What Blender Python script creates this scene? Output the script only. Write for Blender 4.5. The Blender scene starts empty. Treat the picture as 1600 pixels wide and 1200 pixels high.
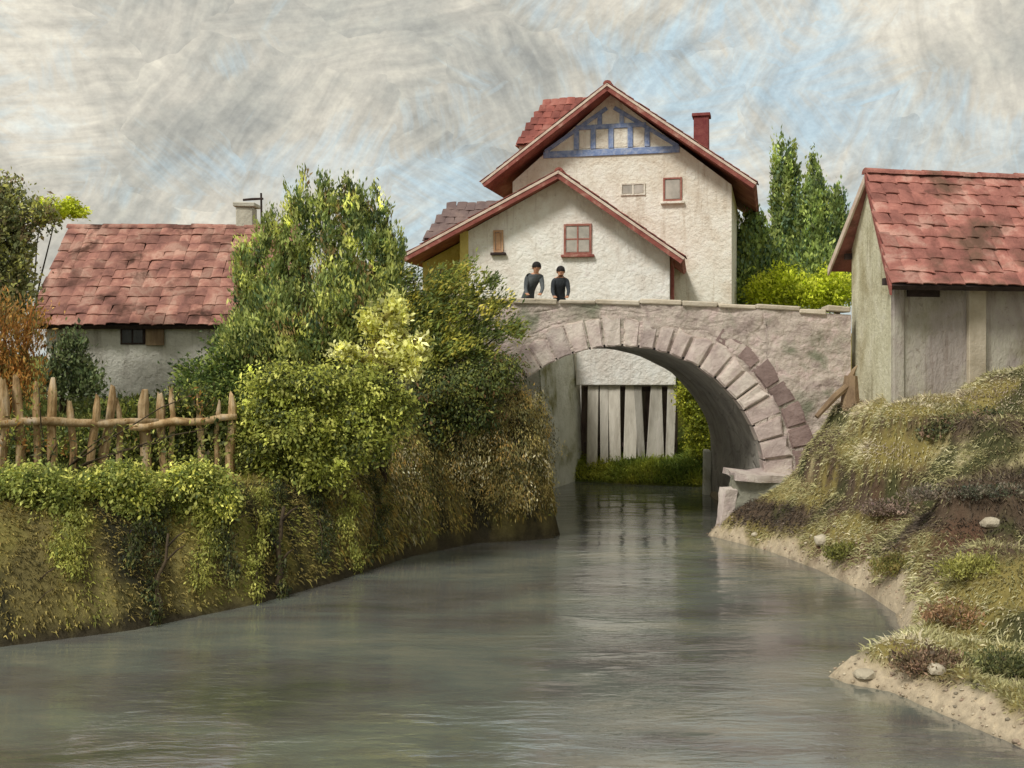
import bpy, bmesh, math, random
import numpy as np
from mathutils import Vector, Matrix, noise as mnoise

random.seed(7)
rng = np.random.default_rng(11)
scene = bpy.context.scene
COL = scene.collection
R = math.radians

# ------------------------------------------------------------------ camera
F, HZ, CAMH = 1700.0, 560.0, 3.5
cam = bpy.data.cameras.new('camera')
cam.sensor_width = 36.0
cam.lens = 36.0 * F / 1600.0
cam.shift_y = -(600.0 - HZ) / 1600.0
cam.clip_start, cam.clip_end = 0.1, 5000
camo = bpy.data.objects.new('camera', cam)
camo.location = (0, 0, CAMH)
camo.rotation_euler = (R(90), 0, 0)
COL.objects.link(camo)
scene.camera = camo

def at(px, py, d):
    return Vector(((px - 800.0) * d / F, d, CAMH + (HZ - py) * d / F))

# ------------------------------------------------------------------ light
SUN_DIR = Vector((0.50, 0.58, -0.88)).normalized()      # the way the light travels
sun = bpy.data.lights.new('sun', 'SUN')
sun.energy = 2.1
sun.angle = R(14)
sun.color = (1.0, 0.97, 0.92)
suno = bpy.data.objects.new('sun', sun)
suno.rotation_euler = SUN_DIR.to_track_quat('-Z', 'Y').to_euler()
suno.location = (-20, -10, 30)
COL.objects.link(suno)

def s2l(c):
    return tuple((v / 255.0 / 12.92) if v / 255.0 <= 0.04045 else ((v / 255.0 + 0.055) / 1.055) ** 2.4 for v in c)

def ramp(nt, fac, stops, interp='LINEAR'):
    n = nt.nodes.new('ShaderNodeValToRGB')
    cr = n.color_ramp
    cr.interpolation = interp
    while len(cr.elements) > 1:
        cr.elements.remove(cr.elements[0])
    cr.elements[0].position = stops[0][0]
    cr.elements[0].color = (*stops[0][1], 1)
    for p, c in stops[1:]:
        e = cr.elements.new(p)
        e.color = (*c, 1)
    nt.links.new(fac, n.inputs[0])
    return n.outputs[0]

def noise_n(nt, vec, scale, detail=4, rough=0.55, dist=0.0):
    n = nt.nodes.new('ShaderNodeTexNoise')
    n.inputs['Scale'].default_value = scale
    n.inputs['Detail'].default_value = detail
    n.inputs['Roughness'].default_value = rough
    n.inputs['Distortion'].default_value = dist
    if vec is not None:
        nt.links.new(vec, n.inputs['Vector'])
    return n.outputs['Fac']

def mixc(nt, fac, a, b, blend='MIX'):
    n = nt.nodes.new('ShaderNodeMix')
    n.data_type = 'RGBA'
    n.blend_type = blend
    for sock, v in ((n.inputs[0], fac), (n.inputs[6], a), (n.inputs[7], b)):
        if hasattr(v, 'is_linked'):
            nt.links.new(v, sock)
        elif isinstance(v, (tuple, list)):
            sock.default_value = (*v[:3], 1)
        else:
            sock.default_value = v
    return n.outputs[2]

SKY_A, SKY_B = (6, 6, 2), (9.0, 12.61, 1.54)

def mathn(nt, op, a, b=None, clamp=False):
    n = nt.nodes.new('ShaderNodeMath')
    n.operation = op
    n.use_clamp = clamp
    for i, v in enumerate((a, b)):
        if v is None:
            continue
        if hasattr(v, 'is_linked'):
            nt.links.new(v, n.inputs[i])
        else:
            n.inputs[i].default_value = v
    return n.outputs[0]

def mapping(nt, vec, loc=(0, 0, 0), rot=(0, 0, 0), scale=(1, 1, 1)):
    n = nt.nodes.new('ShaderNodeMapping')
    n.inputs['Location'].default_value = loc
    n.inputs['Rotation'].default_value = rot
    n.inputs['Scale'].default_value = scale
    nt.links.new(vec, n.inputs['Vector'])
    return n.outputs[0]

# world: Nishita sky behind broken, brushed cloud
world = bpy.data.worlds.new('World')
scene.world = world
world.use_nodes = True
wt = world.node_tree
wt.nodes.clear()
wout = wt.nodes.new('ShaderNodeOutputWorld')
wbg = wt.nodes.new('ShaderNodeBackground')
wbg.inputs['Strength'].default_value = 0.1
sky = wt.nodes.new('ShaderNodeTexSky')
sky.sky_type = 'NISHITA'
sky.sun_disc = False
tosun = -SUN_DIR
sky.sun_elevation = math.asin(tosun.z)
sky.sun_rotation = math.atan2(tosun.x, tosun.y)
tc = wt.nodes.new('ShaderNodeTexCoord')
gdir = mapping(wt, tc.outputs['Generated'], loc=(3.1, 0.4, 1.7), scale=(1, 1, 1.4))
big = noise_n(wt, mapping(wt, gdir, loc=SKY_A), 5.0, 5, 0.62, 0.3)
blu = noise_n(wt, mapping(wt, gdir, loc=SKY_B), 3.4, 4, 0.62, 0.3)
# brushed streaks: each patch of cloud is combed in its own direction
jit = wt.nodes.new('ShaderNodeTexNoise')
jit.inputs['Scale'].default_value = 14.0
jit.inputs['Detail'].default_value = 3.0
wt.links.new(gdir, jit.inputs['Vector'])
def comb(cell, turn, offs, stretch, warp):
    va = wt.nodes.new('ShaderNodeVectorMath'); va.operation = 'MULTIPLY_ADD'
    wt.links.new(jit.outputs['Color'], va.inputs[0])
    va.inputs[1].default_value = (0.07, 0.07, 0.07)
    wt.links.new(mapping(wt, gdir, loc=offs), va.inputs[2])
    vor = wt.nodes.new('ShaderNodeTexVoronoi')
    vor.inputs['Scale'].default_value = cell
    wt.links.new(va.outputs[0], vor.inputs['Vector'])
    sep = wt.nodes.new('ShaderNodeSeparateColor')
    wt.links.new(vor.outputs['Color'], sep.inputs[0])
    vr = wt.nodes.new('ShaderNodeVectorRotate')
    vr.rotation_type = 'AXIS_ANGLE'
    vr.inputs['Axis'].default_value = (0, 1, 0)
    wb = wt.nodes.new('ShaderNodeVectorMath'); wb.operation = 'MULTIPLY_ADD'
    wt.links.new(jit.outputs['Color'], wb.inputs[0])
    wb.inputs[1].default_value = (warp, warp, warp)
    wt.links.new(gdir, wb.inputs[2])
    wt.links.new(wb.outputs[0], vr.inputs['Vector'])
    wt.links.new(mathn(wt, 'MULTIPLY', sep.outputs[0], turn), vr.inputs['Angle'])
    return noise_n(wt, mapping(wt, vr.outputs[0], scale=stretch), 1.0, 3, 0.65, 0.1), sep.outputs[1]
s1, t1_ = comb(6.0, 1.9, (0, 0, 0), (7, 7, 62), 0.02)
s2, t2_ = comb(10.0, 2.6, (5, 2, 8), (10, 10, 100), 0.015)
fine = noise_n(wt, gdir, 110, 3, 0.7, 0.2)
def k10(c, k=7.1):
    return tuple(v * k for v in s2l(c))
bigs = mathn(wt, 'ADD', big, mathn(wt, 'MULTIPLY', mathn(wt, 'SUBTRACT', t1_, 0.5), 0.07))
bigs = mathn(wt, 'ADD', bigs, mathn(wt, 'MULTIPLY', mathn(wt, 'SUBTRACT', s1, 0.5), 0.22))
base = ramp(wt, bigs, [(0.33, k10((160, 161, 156))), (0.44, k10((184, 183, 174))), (0.53, k10((200, 196, 184))), (0.64, k10((222, 216, 201))), (0.76, k10((222, 226, 220)))])
bluec = mixc(wt, 0.10, k10((182, 208, 221)), sky.outputs[0])
blus = mathn(wt, 'ADD', blu, mathn(wt, 'MULTIPLY', mathn(wt, 'SUBTRACT', s2, 0.5), 0.30))
bm_ = ramp(wt, blus, [(0.49, (0, 0, 0)), (0.66, (0.75, 0.75, 0.75))])
base = mixc(wt, bm_, base, bluec)
for s_, lo_, hi_ in ((s1, 0.91, 1.09), (s2, 0.945, 1.055), (fine, 0.90, 1.10)):
    base = mixc(wt, 1.0, base, ramp(wt, s_, [(0.30, (lo_,) * 3), (0.5, (1, 1, 1)), (0.70, (hi_, hi_, hi_ * .985))]), 'MULTIPLY')
wt.links.new(base, wbg.inputs['Color'])
wt.links.new(wbg.outputs[0], wout.inputs[0])

vs = scene.view_settings
vs.view_transform = 'Standard'
vs.look = 'None'
vs.exposure = 0.62
vs.gamma = 1.0
vs.use_curve_mapping = False
scene.cycles.use_denoising = True
scene.cycles.max_bounces = 6

# ------------------------------------------------------------------ helpers
def tag(o, label=None, cat=None, group=None, kind=None):
    if label: o['label'] = label
    if cat: o['category'] = cat
    if group: o['group'] = group
    if kind: o['kind'] = kind
    return o

def thing(name, label, cat, loc=(0, 0, 0), rotz=0.0, group=None):
    o = bpy.data.objects.new(name, None)
    o.empty_display_size = 0.2
    COL.objects.link(o)
    o.location = loc
    o.rotation_euler = (0, 0, rotz)
    return tag(o, label, cat, group)

def link(name, me, m, parent=None):
    if m is not None and len(me.materials) == 0:
        for mm in (m if isinstance(m, (list, tuple)) else [m]):
            me.materials.append(mm)
    o = bpy.data.objects.new(name, me)
    COL.objects.link(o)
    o.parent = parent
    return o

def from_bm(name, bm, m, parent=None, smooth=False):
    me = bpy.data.meshes.new(name)
    bmesh.ops.recalc_face_normals(bm, faces=bm.faces)
    bm.to_mesh(me)
    bm.free()
    if smooth:
        me.shade_smooth()
    return link(name, me, m, parent)

def box_bm(bm, lo, hi, bev=0.0, jitter=0.0):
    vs_ = []
    for x in (lo[0], hi[0]):
        for y in (lo[1], hi[1]):
            for z in (lo[2], hi[2]):
                j = lambda: random.uniform(-jitter, jitter)
                vs_.append(bm.verts.new((x + j(), y + j(), z + j())))
    fs = [(0, 1, 3, 2), (4, 6, 7, 5), (0, 4, 5, 1), (2, 3, 7, 6), (0, 2, 6, 4), (1, 5, 7, 3)]
    faces = [bm.faces.new([vs_[i] for i in f]) for f in fs]
    bmesh.ops.recalc_face_normals(bm, faces=faces)
    if bev > 0:
        es = set(e for f in faces for e in f.edges)
        bmesh.ops.bevel(bm, geom=list(es), offset=bev, segments=1, affect='EDGES')

def box(name, lo, hi, m, parent=None, bev=0.0, jitter=0.0):
    bm = bmesh.new()
    box_bm(bm, lo, hi, bev, jitter)
    return from_bm(name, bm, m, parent)

def poly_prism(name, pts, off, m, parent=None, bev=0.0):
    """extrude a polygon (list of 3d points) by the vector off"""
    bm = bmesh.new()
    a = [bm.verts.new(p) for p in pts]
    b = [bm.verts.new(Vector(p) + Vector(off)) for p in pts]
    bm.faces.new(a)
    bm.faces.new(list(reversed(b)))
    n = len(pts)
    for i in range(n):
        bm.faces.new((a[i], b[i], b[(i + 1) % n], a[(i + 1) % n]))
    if bev > 0:
        bmesh.ops.bevel(bm, geom=list(bm.edges), offset=bev, segments=1, affect='EDGES')
    return from_bm(name, bm, m, parent)

def tube_bm(bm, pts, radii, seg=7):
    rings = []
    n = len(pts)
    for i, p in enumerate(pts):
        p = Vector(p)
        d = (Vector(pts[min(i + 1, n - 1)]) - Vector(pts[max(i - 1, 0)])).normalized()
        u = d.orthogonal().normalized()
        if i and rings:
            u = (prev_u - d * prev_u.dot(d)).normalized()
        prev_u = u
        v = d.cross(u)
        rings.append([bm.verts.new(p + (u * math.cos(2 * math.pi * k / seg) + v * math.sin(2 * math.pi * k / seg)) * radii[i] * random.uniform(.9, 1.1)) for k in range(seg)])
    for i in range(n - 1):
        for k in range(seg):
            bm.faces.new((rings[i][k], rings[i][(k + 1) % seg], rings[i + 1][(k + 1) % seg], rings[i + 1][k]))
    bm.faces.new(list(reversed(rings[0])))
    bm.faces.new(rings[-1])

def np_mesh(name, verts, faces, m, parent=None, cols=None, smooth=False):
    """verts (n,3), faces (k,4) or (k,3) arrays"""
    me = bpy.data.meshes.new(name)
    nv, nf, w = len(verts), len(faces), faces.shape[1]
    me.vertices.add(nv)
    me.vertices.foreach_set('co', np.ascontiguousarray(verts, dtype=np.float32).ravel())
    me.loops.add(nf * w)
    me.loops.foreach_set('vertex_index', np.ascontiguousarray(faces, dtype=np.int32).ravel())
    me.polygons.add(nf)
    me.polygons.foreach_set('loop_start', np.arange(0, nf * w, w, dtype=np.int32))
    me.update(calc_edges=True)
    if smooth:
        me.shade_smooth()
    if cols is not None:
        at_ = me.color_attributes.new('Col', 'FLOAT_COLOR', 'POINT')
        c4 = np.ones((nv, 4), dtype=np.float32)
        c4[:, :3] = cols
        at_.data.foreach_set('color', c4.ravel())
    return link(name, me, m, parent)

# 2-d value noise in numpy
_H = rng.random((256, 256))
def vnoise(x, y, sc, octv=3):
    x = np.asarray(x, float) * sc + 100.3
    y = np.asarray(y, float) * sc + 57.7
    out, amp, tot = 0.0, 1.0, 0.0
    for _ in range(octv):
        xi, yi = np.floor(x).astype(int), np.floor(y).astype(int)
        fx, fy = x - xi, y - yi
        fx, fy = fx * fx * (3 - 2 * fx), fy * fy * (3 - 2 * fy)
        g = lambda a, b: _H[a % 256, b % 256]
        v = (g(xi, yi) * (1 - fx) + g(xi + 1, yi) * fx) * (1 - fy) + (g(xi, yi + 1) * (1 - fx) + g(xi + 1, yi + 1) * fx) * fy
        out = out + v * amp
        tot += amp
        amp *= 0.5
        x, y = x * 2.03 + 11.1, y * 2.03 + 5.7
    return out / tot

def sstep(a, b, x):
    t = np.clip((x - a) / (b - a), 0, 1)
    return t * t * (3 - 2 * t)

# ------------------------------------------------------------------ materials
MATS = {}
def surf(name, stops, scale=1.5, detail=6, rough=0.85, bump=0.3, bscale=14, stretch=(1, 1, 1), rand=0.0, coord='world',
         stain=None, stain_scale=0.6, stain_lo=0.52, stain_hi=0.68, bdist=0.03, spec=0.25, vorbump=0.0, vscale=3.0, streak=None):
    m = bpy.data.materials.new(name)
    m.use_nodes = True
    nt = m.node_tree
    b = nt.nodes['Principled BSDF']
    if coord == 'world':
        vec = nt.nodes.new('ShaderNodeNewGeometry').outputs['Position']
    else:
        vec = nt.nodes.new('ShaderNodeTexCoord').outputs['Object']
    sv = mapping(nt, vec, scale=stretch)
    f = noise_n(nt, sv, scale, detail, 0.62, 0.4)
    c = ramp(nt, f, [(p, s2l(x)) for p, x in stops])
    if stain:
        f2 = noise_n(nt, mapping(nt, vec, loc=(4.2, 9.1, 2.2)), stain_scale, 5, 0.6, 0.5)
        k = ramp(nt, f2, [(stain_lo, (0, 0, 0)), (stain_hi, (1, 1, 1))])
        c = mixc(nt, k, c, s2l(stain))
    if streak:
        f3 = noise_n(nt, mapping(nt, vec, loc=(1.3, 2.7, 5.5), scale=(3.2, 3.2, .38)), 1.0, 5, 0.7, 0.3)
        c = mixc(nt, ramp(nt, f3, [(0.54, (0, 0, 0)), (0.72, (.75, .75, .75))]), c, s2l(streak))
        f4 = noise_n(nt, mapping(nt, vec, loc=(8.1, 3.3, 1.5)), 9.0, 4, 0.7, 0.2)
        c = mixc(nt, ramp(nt, f4, [(0.60, (0, 0, 0)), (0.70, (.55, .55, .55))]), c, s2l(streak))
    if rand > 0:
        oi = nt.nodes.new('ShaderNodeObjectInfo')
        rr = ramp(nt, oi.outputs['Random'], [(0, (1 - rand,) * 3), (0.5, (1, 1, 1)), (1, (1 + rand * .8, 1 + rand * .75, 1 + rand * .7))])
        c = mixc(nt, 1.0, c, rr, 'MULTIPLY')
    nt.links.new(c, b.inputs['Base Color'])
    b.inputs['Roughness'].default_value = rough
    b.inputs['Specular IOR Level'].default_value = spec
    if bump > 0:
        h = noise_n(nt, sv, bscale, 6, 0.65, 0.2)
        if vorbump:
            vv = nt.nodes.new('ShaderNodeTexVoronoi')
            vv.feature = 'DISTANCE_TO_EDGE'
            vv.inputs['Scale'].default_value = vscale
            nt.links.new(sv, vv.inputs['Vector'])
            e = ramp(nt, vv.outputs['Distance'], [(0, (0, 0, 0)), (0.09, (1, 1, 1))])
            h = mathn(nt, 'ADD', h, mathn(nt, 'MULTIPLY', e, vorbump))
        bn = nt.nodes.new('ShaderNodeBump')
        bn.inputs['Strength'].default_value = bump
        bn.inputs['Distance'].default_value = bdist
        nt.links.new(h, bn.inputs['Height'])
        nt.links.new(bn.outputs[0], b.inputs['Normal'])
    MATS[name] = m
    return m

def leafmat(name, gain=1.0, transl=0.35):
    m = bpy.data.materials.new(name)
    m.use_nodes = True
    nt = m.node_tree
    nt.nodes.clear()
    out = nt.nodes.new('ShaderNodeOutputMaterial')
    a = nt.nodes.new('ShaderNodeAttribute')
    a.attribute_name = 'Col'
    col = a.outputs['Color']
    if gain != 1.0:
        col = mixc(nt, 1.0, col, (gain, gain, gain), 'MULTIPLY')
    d = nt.nodes.new('ShaderNodeBsdfPrincipled')
    d.inputs['Roughness'].default_value = 0.6
    d.inputs['Specular IOR Level'].default_value = 0.25
    t = nt.nodes.new('ShaderNodeBsdfTranslucent')
    mx = nt.nodes.new('ShaderNodeMixShader')
    mx.inputs[0].default_value = transl
    nt.links.new(col, d.inputs['Base Color'])
    nt.links.new(col, t.inputs['Color'])
    nt.links.new(d.outputs[0], mx.inputs[1])
    nt.links.new(t.outputs[0], mx.inputs[2])
    nt.links.new(mx.outputs[0], out.inputs[0])
    return m

M_leaf = leafmat('leaf', 2.0, 0.45)
M_grass = leafmat('grass_blade', 1.6, 0.35)
M_plaster = surf('lime_plaster', [(0.25, (214, 207, 194)), (0.45, (230, 225, 214)), (0.6, (237, 235, 226)), (0.8, (224, 212, 206))], 2.2, bump=0.9, bscale=7, bdist=0.06, stain=(218, 208, 196), streak=(190, 178, 166))
M_plaster2 = surf('warm_plaster', [(0.25, (210, 200, 182)), (0.45, (229, 222, 206)), (0.6, (236, 232, 218)), (0.8, (224, 210, 200))], 2.0, bump=0.9, bscale=8, bdist=0.06, stain=(216, 204, 184), streak=(190, 174, 152))
M_ochre = surf('ochre_plaster', [(0.3, (176, 150, 66)), (0.55, (205, 188, 112)), (0.75, (200, 178, 84))], 1.8, bump=0.8, bscale=9, bdist=0.05)
M_cottage = surf('cottage_plaster', [(0.25, (176, 172, 160)), (0.45, (208, 204, 192)), (0.6, (224, 221, 208)), (0.8, (194, 186, 176))], 1.3, bump=0.9, bscale=8, bdist=0.06, stain=(180, 172, 160), streak=(144, 136, 124))
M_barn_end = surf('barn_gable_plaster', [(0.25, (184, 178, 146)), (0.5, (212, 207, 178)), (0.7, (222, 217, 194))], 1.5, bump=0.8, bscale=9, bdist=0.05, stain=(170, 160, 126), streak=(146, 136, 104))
M_barn_shade = surf('barn_plaster_shade', [(0.25, (132, 120, 114)), (0.45, (164, 154, 146)), (0.6, (178, 172, 156)), (0.8, (152, 136, 134))], 1.1, bump=0.9, bscale=9, bdist=0.05, stretch=(1, 1, .5), stain=(134, 128, 104), streak=(112, 96, 84))  # greyer copy of the gable plaster, long wall's shade put into the colour
M_pilaster = surf('barn_pilaster', [(0.3, (160, 148, 126)), (0.7, (190, 178, 158))], 2, bump=0.7, bscale=9)
M_tile = surf('clay_tile', [(0.28, (98, 68, 60)), (0.42, (136, 94, 84)), (0.52, (158, 112, 98)), (0.62, (176, 138, 122)), (0.75, (144, 88, 74))], 1.9, detail=6, bump=0.7, bscale=25, rand=0.30, stain=(78, 52, 42), stain_scale=0.75, stain_lo=0.53, stain_hi=0.62)
M_tile2 = surf('red_tile', [(0.28, (112, 72, 64)), (0.42, (148, 96, 86)), (0.52, (166, 110, 98)), (0.62, (184, 140, 126)), (0.76, (146, 96, 84))], 1.7, detail=7, bump=0.9, bscale=22, rand=0.22, stain=(108, 80, 66), stain_scale=0.7, stain_lo=0.50, stain_hi=0.62)
M_roofred = surf('house_roof_tile', [(0.3, (112, 64, 58)), (0.5, (140, 82, 72)), (0.7, (164, 112, 100))], 1.5, bump=0.7, bscale=10, rand=0.25)
M_roofgrey = surf('slate_roof', [(0.3, (92, 76, 76)), (0.6, (122, 104, 98)), (0.8, (140, 118, 108))], 1.5, bump=0.6, bscale=10)
M_board = surf('barge_board', [(0.3, (122, 66, 60)), (0.55, (146, 88, 78)), (0.75, (184, 146, 130))], 3, bump=0.5, bscale=18)
M_boardw = surf('pale_trim', [(0.3, (190, 160, 144)), (0.6, (214, 200, 182)), (0.8, (176, 120, 106))], 3, bump=0.5, bscale=18)
M_darkwood = surf('dark_timber', [(0.3, (44, 36, 34)), (0.7, (72, 58, 54))], 4, bump=0.5, bscale=20)
M_blue = surf('blue_timber', [(0.3, (108, 128, 172)), (0.5, (136, 154, 190)), (0.7, (176, 184, 200))], 7, bump=0.5, bscale=20)
M_lav = surf('shaded_side_plaster', [(0.3, (170, 158, 156)), (0.6, (196, 184, 178)), (0.8, (180, 164, 160))], 1.6, bump=0.8, bscale=8)
M_redpaint = surf('red_frame_paint', [(0.3, (138, 84, 74)), (0.6, (166, 114, 100)), (0.8, (190, 150, 134))], 5, bump=0.4, bscale=24)
M_orange = surf('orange_shutter', [(0.3, (172, 128, 92)), (0.7, (206, 172, 140))], 5, bump=0.4, bscale=24)
M_glass = surf('dull_pane', [(0.3, (150, 146, 136)), (0.7, (190, 182, 170))], 3, rough=0.25, bump=0.1, spec=0.5)
M_darkglass = surf('dark_pane', [(0.3, (24, 28, 30)), (0.7, (48, 52, 50))], 5, rough=0.25, bump=0.1, spec=0.5)
M_chim = surf('brick_chimney', [(0.3, (112, 54, 54)), (0.7, (140, 82, 76))], 4, bump=0.6, bscale=16)
M_chimw = surf('pale_chimney', [(0.3, (166, 162, 148)), (0.7, (204, 198, 180))], 3, bump=0.7, bscale=10)
M_stone = surf('bridge_masonry', [(0.25, (134, 118, 112)), (0.4, (172, 156, 147)), (0.52, (194, 181, 168)), (0.62, (202, 182, 174)), (0.78, (164, 142, 137))], 2.6, bump=1.0, bscale=10, bdist=0.06, stain=(132, 132, 112), stain_scale=1.1, stain_lo=0.52, stain_hi=0.66)
M_vous = surf('arch_stone', [(0.25, (146, 128, 124)), (0.45, (188, 172, 164)), (0.6, (210, 198, 186)), (0.8, (174, 154, 150))], 1.8, bump=0.8, bscale=11, bdist=0.04, rand=0.16)
M_vousred = surf('dark_red_arch_stone', [(0.25, (112, 92, 88)), (0.5, (140, 120, 114)), (0.75, (162, 142, 136))], 2.0, bump=0.8, bscale=11, bdist=0.04, rand=0.16)
M_barrel = surf('arch_soffit_stone', [(0.25, (118, 112, 106)), (0.5, (160, 154, 144)), (0.75, (186, 180, 168))], 1.5, bump=0.9, bscale=9, bdist=0.05, vorbump=0.6, vscale=2.2)
M_cop = surf('coping_stone', [(0.25, (156, 144, 124)), (0.5, (186, 174, 154)), (0.75, (200, 190, 174))], 1.6, bump=0.7, bscale=12, rand=0.10)
M_road = surf('road_gravel', [(0.3, (140, 124, 100)), (0.7, (170, 154, 128))], 4, bump=0.6, bscale=30)
M_ledge = surf('abutment_ledge_stone', [(0.3, (98, 96, 84)), (0.6, (140, 138, 122)), (0.8, (158, 154, 138))], 1.8, bump=0.8, bscale=10)
M_retain = surf('pale_retaining_wall', [(0.25, (178, 176, 154)), (0.5, (210, 208, 190)), (0.75, (224, 222, 208))], 1.4, bump=0.9, bscale=7, bdist=0.06, stain=(140, 136, 92), stain_scale=0.9)
M_plank = surf('weathered_plank', [(0.3, (164, 156, 142)), (0.55, (202, 196, 182)), (0.8, (214, 204, 194))], 3, bump=0.6, bscale=18, stretch=(1, 1, .25), rand=0.35)
M_fence = surf('fence_wood', [(0.28, (96, 76, 54)), (0.42, (146, 118, 80)), (0.54, (182, 156, 118)), (0.70, (194, 176, 152))], 6.0, bump=0.7, bscale=16, stretch=(1, 1, .3), rand=0.25)
M_bark = surf('bark', [(0.3, (52, 44, 34)), (0.7, (88, 74, 54))], 5, bump=0.8, bscale=20, stretch=(1, 1, .3))
M_barkred = surf('rust_bark', [(0.3, (106, 62, 26)), (0.7, (160, 100, 44))], 4, bump=0.8, bscale=16, stretch=(1, 1, .3))
M_stump = surf('stump_wood', [(0.3, (98, 78, 62)), (0.6, (140, 118, 92)), (0.8, (176, 158, 128))], 4, bump=0.8, bscale=18, stretch=(1, 1, .3))
M_rock = surf('pale_rock', [(0.3, (150, 138, 118)), (0.7, (206, 196, 172))], 3, bump=0.8, bscale=10)
M_skin = surf('skin', [(0.3, (176, 128, 100)), (0.7, (196, 148, 118))], 8, bump=0.1, bscale=40, rough=0.55)
M_hair = surf('dark_hair', [(0.3, (20, 18, 18)), (0.7, (40, 34, 32))], 20, bump=0.6, bscale=60, rough=0.6)
M_coat = surf('slate_blue_jacket', [(0.3, (62, 68, 72)), (0.7, (100, 104, 104))], 5, bump=0.5, bscale=20)
M_coat2 = surf('dark_blue_jacket', [(0.3, (34, 38, 42)), (0.7, (66, 70, 74))], 5, bump=0.5, bscale=20)
M_trous = surf('dark_trousers', [(0.3, (42, 38, 38)), (0.7, (64, 58, 56))], 5, bump=0.4, bscale=20)

# ground material: its own colour per vertex (soil, dry grass, sand) plus fine grain
M_ground = bpy.data.materials.new('ground_soil')
M_ground.use_nodes = True
nt = M_ground.node_tree
b = nt.nodes['Principled BSDF']
a = nt.nodes.new('ShaderNodeAttribute'); a.attribute_name = 'Col'
pos = nt.nodes.new('ShaderNodeNewGeometry').outputs['Position']
g1 = noise_n(nt, pos, 9, 6, 0.7, 0.4)
c = mixc(nt, 0.85, a.outputs['Color'], ramp(nt, g1, [(0.25, (0.62, 0.6, 0.58)), (0.5, (1, 1, 1)), (0.75, (1.35, 1.33, 1.28))]), 'MULTIPLY')
nt.links.new(c, b.inputs['Base Color'])
b.inputs['Roughness'].default_value = 0.95
b.inputs['Specular IOR Level'].default_value = 0.15
bn = nt.nodes.new('ShaderNodeBump'); bn.inputs['Strength'].default_value = 0.9; bn.inputs['Distance'].default_value = 0.06
nt.links.new(noise_n(nt, pos, 11, 7, 0.7, 0.3), bn.inputs['Height'])
nt.links.new(bn.outputs[0], b.inputs['Normal'])

# water
M_water = bpy.data.materials.new('river_water')
M_water.use_nodes = True
nt = M_water.node_tree
b = nt.nodes['Principled BSDF']
pos = nt.nodes.new('ShaderNodeNewGeometry').outputs['Position']
w1 = noise_n(nt, mapping(nt, pos, scale=(0.25, 0.6, 1), loc=(2.3, 0.7, 0)), 1.0, 6, 0.6, 0.25)
wc = ramp(nt, w1, [(0.32, s2l((74, 76, 66))), (0.43, s2l((92, 90, 86))), (0.53, s2l((100, 104, 96))), (0.65, s2l((120, 118, 104)))])
nt.links.new(wc, b.inputs['Base Color'])
b.inputs['Roughness'].default_value = 0.05
b.inputs['IOR'].default_value = 3.0
h1 = noise_n(nt, mapping(nt, pos, rot=(0, 0, -0.1), scale=(0.9, 2.6, 1)), 1.2, 3, 0.55, 0.5)
h2 = noise_n(nt, mapping(nt, pos, rot=(0, 0, 0.2), scale=(3.2, 9.0, 1)), 1.5, 4, 0.6, 0.4)
calm = ramp(nt, noise_n(nt, mapping(nt, pos, scale=(0.3, 0.7, 1), loc=(9, 4, 0)), 1.0, 3, 0.6, 0.5), [(0.40, (0.25, 0.25, 0.25)), (0.62, (1, 1, 1))])
hh = mathn(nt, 'MULTIPLY', mathn(nt, 'ADD', h1, mathn(nt, 'MULTIPLY', h2, 0.33)), calm)
bn = nt.nodes.new('ShaderNodeBump'); bn.inputs['Strength'].default_value = 0.30; bn.inputs['Distance'].default_value = 0.07
nt.links.new(hh, bn.inputs['Height'])
nt.links.new(bn.outputs[0], b.inputs['Normal'])

# ------------------------------------------------------------------ terrain
LEFT = [(-30, -60), (-24, 4), (-16, 9), (-10, 11.6), (-6.2, 13.2), (-4.9, 14.0), (-3.65, 15.5), (-2.8, 17.0), (-1.8, 19.2), (-0.74, 20.6), (0.2, 20.9), (0.78, 21.2), (0.92, 21.6), (0.75, 22.3), (-0.66, 23.2), (-0.66, 28.2), (0.5, 28.5), (1.2, 30.0), (1.7, 31.0)]
FAR = [(3.4, 30.2), (5.1, 29.6), (7, 30.2), (10, 33), (25, 42), (70, 60)]
RIGHT = [(70, 52), (25, 37), (10, 29.6), (7, 28.8), (5.06, 28.3), (5.06, 22.5), (4.6, 21.9), (3.85, 21.6), (4.66, 19.8), (5.08, 18), (5.30, 16.2), (5.26, 14.9), (4.84, 13.4), (3.9, 12.45), (3.46, 12.0), (3.62, 11.7), (3.98, 11.4), (4.19, 10.8), (4.59, 9.75), (5.2, 8), (7, 5), (9, 0), (12, -60)]
RIVER = np.array(LEFT + FAR + RIGHT, float)

def river_dist(x, y):
    """signed distance to the water's edge, positive on land"""
    d = np.full(x.shape, 1e9)
    inside = np.zeros(x.shape, bool)
    n = len(RIVER)
    for i in range(n):
        (x0, y0), (x1, y1) = RIVER[i], RIVER[(i + 1) % n]
        ex, ey = x1 - x0, y1 - y0
        t = np.clip(((x - x0) * ex + (y - y0) * ey) / (ex * ex + ey * ey), 0, 1)
        d = np.minimum(d, np.hypot(x - x0 - t * ex, y - y0 - t * ey))
        cond = (y0 > y) != (y1 > y)
        inside ^= cond & (x < (x1 - x0) * (y - y0) / ((y1 - y0) if y1 != y0 else 1e-9) + x0)
    return np.where(inside, -d, d)

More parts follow.
